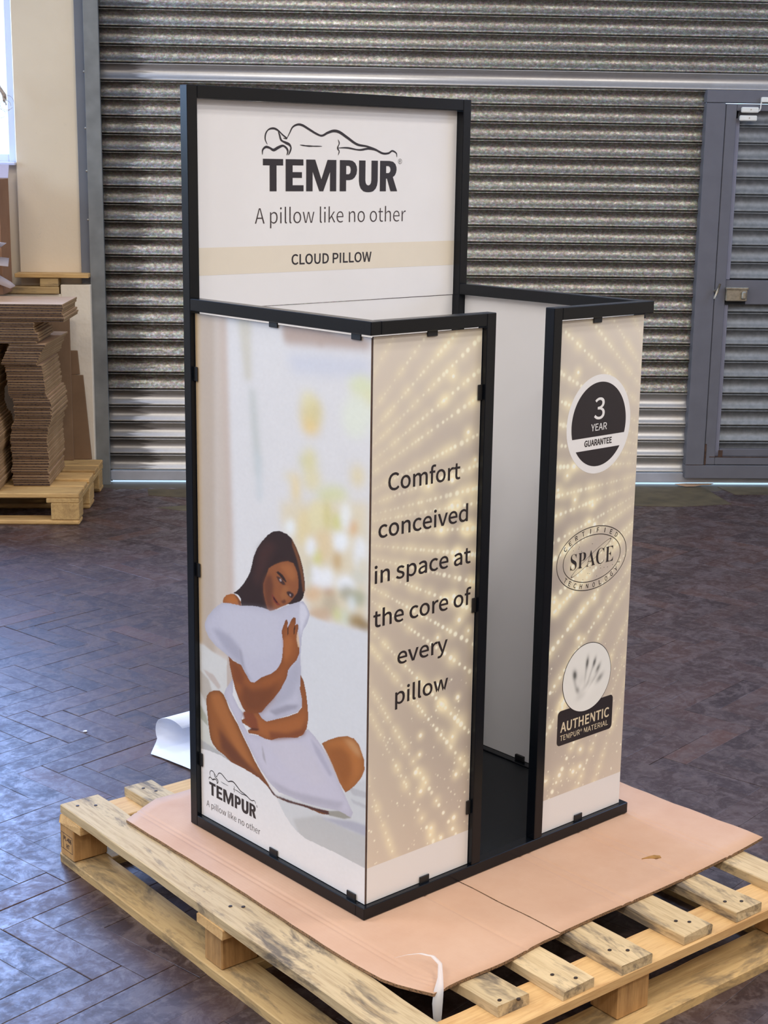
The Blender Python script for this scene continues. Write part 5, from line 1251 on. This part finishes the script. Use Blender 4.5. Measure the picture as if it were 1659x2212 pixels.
# clips
def clip_front(x, z, vert=False, base=False):
    w, h = (0.011, 0.030) if vert else (0.026, 0.015)
    V, F = join_geo([box_geo(x - w / 2, x + w / 2, PX0 - 0.0042, PX0 - 0.0012, z - h / 2, z + h / 2, 0.0008)])
    return mesh('clip', V, F, M_CLIP, ST)
def clip_left(y, z, vert=False):
    w, h = (0.013, 0.030) if vert else (0.027, 0.015)
    V, F = box_geo(PX0 - 0.0042, PX0 - 0.0012, y - w / 2, y + w / 2, z - h / 2, z + h / 2, 0.0008)
    return mesh('clip', V, F, M_CLIP, ST)
for y, z in ((0.2961, 1.1345), (0.0503, 1.1335)): clip_left(y, z)
for y, z in ((0.3001, 0.0320), (0.0487, 0.0320)): clip_left(y, z)
for z in (1.0078, 0.5872, 0.1565): clip_left(0.5610, z, True)
for x, z in ((0.159, 1.1345), (0.625, 1.1335), (0.1681, 0.0320), (0.6342, 0.0320)): clip_front(x, z)
for z in (1.0109, 0.5846, 0.1529): clip_front(0.2880, z, True)
for (y, z) in ((0.330, 0.0320), (0.030, HB - B_ - 0.006)):
    box('clip', W - 0.0135, W - 0.0063, y - 0.014, y + 0.014, z - 0.0065, z + 0.0065, M_CLIP, ST, 0.0008)

# --- header print
HY = PH_Y - 0.0003
front_h = lambda x, z: plane_front(x, z, HY - 0.0001)
fill_mesh('colour_band', [np.array([(B_ + .001, 1.2066), (W - B_ - .001, 1.2066), (W - B_ - .001, 1.2633), (B_ + .001, 1.2633)])], M_BAND, hp, plane_front(0, 0, HY + 0.0001), 0.00004)
logo(hp, front_h, 0.2036, 1.3777, 0.3815)
fill_mesh('tagline_lettering', text_polys('A pillow like no other', 0.0325, 0.4315), M_INK2, hp, front_h(0.1815, 1.3103), 0.00012, -0.0004)
fill_mesh('product_lettering', text_polys('CLOUD PILLOW', 0.0212, 0.2285), M_INK, hp, front_h(0.2807, 1.2222), 0.00012, 0.0006)
def reg_mark(parent, mwf, x, z, r):
    fill_mesh('registered_mark', [ellipse(0, 0, r, r, 32), ellipse(0, 0, r * 0.86, r * 0.86, 32)] + [p + np.array([-0.4 * r, -0.5 * r]) for p in text_polys('R', r * 1.0, r * 0.75)], M_INK2, parent, mwf(x, z), 0.0001)
reg_mark(hp, front_h, 0.5925, 1.4441, 0.0058)

# --- photo print
PW, PHH = (D - B_ - .002) - PX0, 1.1327 - 0.0262
NC, NR = 330, 900
Yc = np.linspace(PX0 + PW, PX0, NC)            # column 0 is at the back (left in view)
Zr = np.linspace(0.0262, 1.1327, NR)
img = np.zeros((NR, NC, 3)) + ink((217, 208, 206))
gy_ = np.clip((Zr - 0.55) / 0.6, 0, 1)[:, None, None]
img = img * (1 - 0.04 * gy_)
px_mm = PW * 1000 / NC; pz_mm = PHH * 1000 / NR
for line in PAINT.strip().split('\n'):
    if line == 'SOFTEN':
        img = np.stack([blur(img[..., q], 4.2) for q in range(3)], -1)
        continue
    head, body = line.split(':')
    r_, g_, b_, bl = [float(v) for v in head.split(',')]
    poly = [(int(a) / 2000, int(b) / 2000) for a, b in (q.split(',') for q in body.split())]
    m = raster([(-a, z) for a, z in poly], -Yc, Zr)
    if bl > 0.4: m = blur(m, bl / (0.5 * (px_mm + pz_mm)) * 0.55)
    tone = np.ones_like(m)
    if bl == 1:          # the photographed body and cloth read as rounded forms in the print
        soft = blur(m, 7.0)
        tone = 1.06 - (0.42 if r_ - b_ > 30 else 0.20) * np.clip(1 - soft, 0, 1) * 1.3
    img = img * (1 - m[..., None]) + (ink((r_, g_, b_)) * tone[..., None]) * m[..., None]
grain = blur(rng.normal(0, 1, (NR, NC)), 1.2) * 0.035 + blur(rng.normal(0, 1, (NR // 6 + 1, NC // 6 + 1)), 1.5).repeat(6, 0).repeat(6, 1)[:NR, :NC] * 0.02
img = img * (1 + blur(grain, 0.8)[..., None])
grid_print('printed_photo', pp, plane_left(PX0 + PW, 0.0262, PX0 - 0.0003), PW, PHH, img)
left_m = lambda y, z: plane_left(y, z, PX0 - 0.0005)
logo(pp, left_m, 0.5335, 0.0838, 0.1705)
fill_mesh('tagline_lettering', text_polys('A pillow like no other', 0.0142, 0.1965), M_INK2, pp, left_m(0.5450, 0.0525), 0.0001, -0.0001)
reg_mark(pp, left_m, 0.3600, 0.1135, 0.0026)

# --- starlight prints
def starlight(x0, x1, z0, z1, cx, cz, flip, seed):
    g = np.random.default_rng(seed)
    nc, nr = int((x1 - x0) / 0.0013), int((z1 - z0) / 0.0013)
    X = np.linspace(x0, x1, nc); Z = np.linspace(z0, z1, nr)
    gx, gz = np.meshgrid(X, Z)
    dist = np.abs(gx - cx) / 0.48
    t = np.clip(0.15 + 0.95 * (dist - 0.38), 0, 1) * np.clip(0.35 + 1.1 * (1 - np.abs(gz - 0.58) / 0.6), 0, 1)
    top = np.clip((gz - 0.75) / 0.4, 0, 1)
    ca, cb_, cc = ink((212, 193, 176)), ink((152, 138, 133)), ink((217, 206, 198))
    base = ca + (cb_ - ca) * t[..., None]
    base = base + (cc - base) * (0.45 * top * (1 - t * .4))[..., None]
    glow = np.zeros((nr, nc)); dots = np.zeros((nr, nc))
    def stamp(arr, x, z, r, amp, soft):
        i0, i1 = np.searchsorted(Z, [z - 3 * r, z + 3 * r]); j0, j1 = np.searchsorted(X, [x - 3 * r, x + 3 * r])
        if i1 <= i0 or j1 <= j0: return
        dd = np.sqrt((gx[i0:i1, j0:j1] - x) ** 2 + (gz[i0:i1, j0:j1] - z) ** 2) / r
        v = amp * (np.exp(-1.1 * dd ** 2) if soft else np.clip((1.25 - dd) / 0.5, 0, 1))
        arr[i0:i1, j0:j1] = np.maximum(arr[i0:i1, j0:j1], v) if not soft else arr[i0:i1, j0:j1] + v
    sg = -1 if flip else 1
    for a in np.arange(-86, 84, 6.0):
        ang = math.radians(a + g.uniform(-1.6, 1.6)); ca_, sa_ = math.cos(ang), math.sin(ang)
        r = 0.17 + g.uniform(0, 0.02)
        low = a < -25
        while r < 0.95:
            x, z = cx + sg * r * ca_, cz + r * sa_
            step = (0.0085 + 0.02 * max(0, r - 0.17) ** 1.2) * g.uniform(0.7, 1.5)
            r += step
            if not (x0 - .02 < x < x1 + .02 and z0 - .02 < z < z1 + .02): continue
            far = min(1.0, (abs(x - cx) - 0.19) / 0.28)
            size = 0.0014 + 0.0046 * max(0, far) * g.uniform(0.35, 1.0)
            k = 0.30 + 0.70 * max(0, far)
            if z > 0.75: k *= 0.85
            if low: k = min(1, k + 0.25)
            stamp(dots, x, z, size, k * g.uniform(0.55, 1.0), False)
            if g.random() < 0.5: stamp(glow, x, z, size * 3.4 + 0.005, 0.30 * k, True)
            stamp(glow, x, z, 0.011, 0.085 * (0.5 + k), True)
    for _ in range(190):
        x, z = g.uniform(x0, x1), z0 + g.random() ** 1.5 * 0.42
        stamp(dots, x, z, g.uniform(0.0008, 0.0022), g.uniform(0.4, 0.9), False)
    for _ in range(30):
        rr = g.uniform(0.33, 0.475); x = cx + sg * rr; z = g.uniform(0.10, 1.05)
        stamp(glow, x, z, g.uniform(0.009, 0.017), 0.55, True); stamp(dots, x, z, g.uniform(0.003, 0.0048), 1.0, False)
    dots = blur(dots, 0.6)
    gcol = ink((248, 230, 192))
    out = base + (gcol - base) * np.clip(glow, 0, 0.85)[..., None]
    out = out + (ink((255, 246, 224)) - out) * np.clip(dots, 0, 1)[..., None]
    out[Z < 0.1012] = (0.80, 0.785, 0.78)
    return out
ax0, ax1 = PX0 + .0050, X1 - B_ - .002
z0_, z1_ = B_ + .0010, 1.1343
grid_print('printed_starlight', lp, plane_front(ax0, z0_, PX0 - 0.0003), ax1 - ax0, z1_ - z0_, starlight(ax0, ax1, z0_, z1_, -0.19, 0.796, False, 3))
bx0, bx1 = X2 + B_ + .002, 0.7770
grid_print('printed_starlight', rp_, plane_front(bx0, z0_, PX0 - 0.0003), bx1 - bx0, z1_ - z0_, starlight(bx0, bx1, z0_, z1_, 0.99, 0.796, True, 5))

fy = PX0 - 0.0005
fr = lambda x, z: plane_front(x, z, fy)
for txt, x0, x1, z in (('Comfort', 0.0571, 0.2424, 0.8470), ('conceived', 0.0344, 0.2662, 0.7600), ('in space at', 0.0264, 0.2768, 0.6736),
                       ('the core of', 0.0249, 0.2810, 0.5882), ('every', 0.0872, 0.2190, 0.5030), ('pillow', 0.0833, 0.2229, 0.4225)):
    fill_mesh('slogan_lettering', text_polys(txt, 0.0320, x1 - x0), M_INK, lp, fr(x0, z), 0.00012, 0.0006)

# --- badges on the narrow panel
fb = lambda x, z, k=0: plane_front(x, z, fy - 0.00015 * k)
C3 = (0.6466, 0.9127)
fill_mesh('badge_ring', [ellipse(0, 0, 0.1015, 0.1050)], M_WHITEINK, rp_, fb(*C3), 0.00005)
def cap_shape(zc0, zc1, rx, ry):
    t = np.linspace(0, 2 * math.pi, 240, endpoint=False)
    e = np.column_stack([rx * np.cos(t), ry * np.sin(t)])
    return e[(e[:, 1] >= zc0) & (e[:, 1] <= zc1)]
up = cap_shape(-0.0254, 1, 0.0864, 0.0893); up = up[np.argsort(np.arctan2(up[:, 1] - 0.03, up[:, 0]))]
dn = cap_shape(-1, -0.0508, 0.0864, 0.0893); dn = dn[np.argsort(np.arctan2(dn[:, 1] + 0.07, dn[:, 0]))]
fill_mesh('badge_ground', [up], M_INK, rp_, fb(*C3, 1), 0.00005)
fill_mesh('badge_ground', [dn], M_INK, rp_, fb(*C3, 1), 0.00005)
fill_mesh('badge_lettering', text_polys('3', 0.0440, 0.0325), M_WHITEINK, rp_, fb(0.6300, 0.9240, 2), 0.0001, 0.0005)
fill_mesh('badge_lettering', text_polys('YEAR', 0.0146, 0.0500), M_WHITEINK, rp_, fb(0.6218, 0.8997, 2), 0.0001, 0.0001)
fill_mesh('badge_lettering', text_polys('GUARANTEE', 0.0122, 0.0862), M_INK, rp_, fb(0.6032, 0.8688, 2), 0.0001, 0.00055)

CS = (0.6446, 0.6230); RXo, RYo, RXi, RYi = 0.1133, 0.0702, 0.0934, 0.0520
fill_mesh('seal_ring', [ellipse(0, 0, RXo, RYo), ellipse(0, 0, RXo - 0.0017, RYo - 0.0017)], M_INK, rp_, fb(*CS), 0.0001)
fill_mesh('seal_ring', [ellipse(0, 0, RXi, RYi), ellipse(0, 0, RXi - 0.0016, RYi - 0.0016)], M_INK, rp_, fb(*CS), 0.0001)
def arc_text(txt, a0, a1, cap, top):
    out = []; mx, mz = (RXo + RXi) / 2 - 0.0005, (RYo + RYi) / 2 - 0.0005
    for k, ch in enumerate(txt):
        a = math.radians(a0 + (a1 - a0) * k / (len(txt) - 1))
        p = np.array([mx * math.cos(a), mz * math.sin(a)])
        tan = np.array([-mx * math.sin(a), mz * math.cos(a)]); tan /= np.linalg.norm(tan)
        if top: tan = -tan
        nr_ = np.array([-tan[1], tan[0]])
        for c in text_polys(ch, cap, cap * (0.2 if ch == 'I' else 0.72)):
            w = cap * (0.2 if ch == 'I' else 0.72)
            q = c - np.array([w / 2, cap / 2])
            out.append(p + q[:, :1] * tan + q[:, 1:] * nr_)
    return out
fill_mesh('seal_lettering', arc_text('CERTIFIED', 148, 42, 0.0100, True), M_INK, rp_, fb(*CS), 0.0001, 0.0002)
fill_mesh('seal_lettering', arc_text('TECHNOLOGY', 216, 322, 0.0100, False), M_INK, rp_, fb(*CS), 0.0001, 0.0002)
fill_mesh('trademark_lettering', text_polys('TM', 0.0035, 0.0075), M_INK, rp_, fb(0.7290, 0.5985), 0.0001)
ST_ = np.array([[1, 0.0], [0.0, 1]])
fill_mesh('seal_word', text_polys('SPACE', 0.0355, 0.1400, 18, True), M_INK, rp_, fb(0.5745, 0.6063, 2), 0.0001, -0.0005)
def orbit():
    t = np.linspace(0, 2 * math.pi, 60, endpoint=False)
    ang = math.radians(28)
    def el(a, b): return np.column_stack([a * np.cos(t) * math.cos(ang) - b * np.sin(t) * math.sin(ang), a * np.cos(t) * math.sin(ang) + b * np.sin(t) * math.cos(ang)])
    e1 = el(0.0715, 0.0075); e2 = el(0.0690, 0.0068)
    return [e1, e2]
fill_mesh('seal_orbit', orbit(), M_INK2, rp_, fb(0.6415, 0.6245, 1), 0.0001)
g_ = np.random.default_rng(11)
pts = []
while len(pts) < 15:
    x, z = g_.uniform(-.085, .085), g_.uniform(-.045, .045)
    if (x / .088) ** 2 + (z / .047) ** 2 < 1 and abs(z) > 0.02: pts.append((x, z))
fill_mesh('seal_stars', [ellipse(x, z, 0.0009, 0.0009, 8) for x, z in pts], M_INK, rp_, fb(*CS), 0.0001)

CA = (0.6455, 0.3555)
def round_rect(x0, x1, y0, y1, r, n=6):
    out = []
    for cx, cy, a0 in ((x1 - r, y1 - r, 0), (x0 + r, y1 - r, 90), (x0 + r, y0 + r, 180), (x1 - r, y0 + r, 270)):
        for k in range(n + 1):
            a = math.radians(a0 + 90 * k / n); out.append((cx + r * math.cos(a), cy + r * math.sin(a)))
    return np.array(out)
fill_mesh('label_ground', [round_rect(0.5553, 0.7370, 0.2160, 0.2960, 0.010)], M_INK, rp_, fb(0, 0), 0.00005)
fill_mesh('label_ring', [ellipse(0, 0, 0.0795, 0.0783)], M_INK, rp_, fb(*CA, 1), 0.00005)
# hand print disc
rr = np.linspace(0, 0.0768, 44); tt = np.linspace(0, 2 * math.pi, 97)[:-1]
HV = [(0, 0)] + [(r * 1.015 * math.cos(t), r * math.sin(t)) for r in rr[1:] for t in tt]
HF = [(0, 1 + k, 1 + (k + 1) % 96) for k in range(96)]
for i in range(len(rr) - 2):
    for k in range(96):
        a, b = 1 + i * 96 + k, 1 + i * 96 + (k + 1) % 96
        HF.append((a, a + 96, b + 96, b))
hx = np.array(HV)
shade = np.zeros(len(hx))
def blob(x, z, sx, sz, ang, amp):
    global shade
    c, s_ = math.cos(math.radians(ang)), math.sin(math.radians(ang))
    dx, dz = hx[:, 0] + CA[0] - x, hx[:, 1] + CA[1] - z
    u, v = dx * c + dz * s_, -dx * s_ + dz * c
    shade += amp * np.exp(-0.5 * ((u / sx) ** 2 + (v / sz) ** 2))
for q in ((0.6049, 0.3690, 0.0045, 0.0075, 15, .95), (0.6441, 0.3890, 0.0032, 0.0090, -6, .9), (0.6678, 0.3850, 0.0032, 0.0075, -18, .85), (0.6809, 0.3690, 0.0034, 0.0080, -34, .75), (0.6882, 0.3455, 0.0045, 0.0090, -52, .6),
          (0.6405, 0.366, 0.0022, 0.015, -6, .28), (0.656, 0.360, 0.0022, 0.017, -24, .3), (0.668, 0.346, 0.0025, 0.016, -45, .28), (0.607, 0.348, 0.003, 0.014, 18, .3), (0.6163, 0.3321, 0.004, 0.006, 30, .5), (0.628, 0.316, 0.012, 0.006, 20, .2), (0.645, 0.338, 0.016, 0.004, 35, .22)):
    blob(*q)
for q in ((0.630, 0.352, 0.012, 0.012, 0, .10), (0.645, 0.33, 0.02, 0.012, 35, -.12)): blob(*q)
o = mesh('hand_print', [(x, z, 0) for x, z in HV], HF, M_PRINT, rp_)
cc = np.array(ink((226, 219, 214)))[None] * (1 - np.clip(shade, -0.05, 0.82))[:, None]
at = o.data.attributes.new('ink', 'FLOAT_COLOR', 'POINT')
at.data.foreach_set('color', np.column_stack([np.clip(cc, 0, 1), np.ones(len(cc))]).astype(np.float32).ravel())
o.matrix_local = fb(*CA, 2)
fill_mesh('label_lettering', text_polys('AUTHENTIC', 0.0212, 0.1590, 16), M_CREAMINK, rp_, fb(0.5662, 0.2466, 1), 0.0001, 0.0007)
fill_mesh('label_lettering', text_polys('TEMPUR', 0.0120, 0.0640, 10), M_CREAMINK, rp_, fb(0.5655, 0.2268, 1), 0.0001, 0.0001)
fill_mesh('label_lettering', text_polys('MATERIAL', 0.0120, 0.0800, 10), M_CREAMINK, rp_, fb(0.6435, 0.2268, 1), 0.0001, 0.0001)
fill_mesh('registered_mark', [ellipse(0, 0, 0.0028, 0.0028, 20), ellipse(0, 0, 0.0022, 0.0022, 20)] + [p + np.array([-.0011, -.0013]) for p in text_polys('R', 0.0027, 0.002)], M_CREAMINK, rp_, fb(0.6340, 0.2362, 1), 0.0001)

# stamp burned into the corner block of the pallet
bk = blks[(0, 0)]
bh = zb1 - zb0
stm = lambda y, z: plane_left(y, z, -0.0004)
fill_mesh('stamp_mark', [np.array([(0.004, bh * .22), (0.060, bh * .22), (0.060, bh * .74), (0.004, bh * .74)]), np.array([(0.0052, bh * .235), (0.0588, bh * .235), (0.0588, bh * .725), (0.0052, bh * .725)])], M_INK2, bk, stm(0, 0), 0.0001)
fill_mesh('stamp_mark', [np.array([(0.0155, bh * .23), (0.0165, bh * .23), (0.0165, bh * .73), (0.0155, bh * .73)])], M_INK2, bk, stm(0, 0), 0.0001)
fill_mesh('stamp_mark', text_polys('PL-406', 0.0105, 0.036), M_INK, bk, stm(-0.019, bh * .52), 0.0001, 0.0003)
fill_mesh('stamp_mark', text_polys('HT', 0.0105, 0.014), M_INK, bk, stm(-0.031, bh * .30), 0.0001, 0.0003)
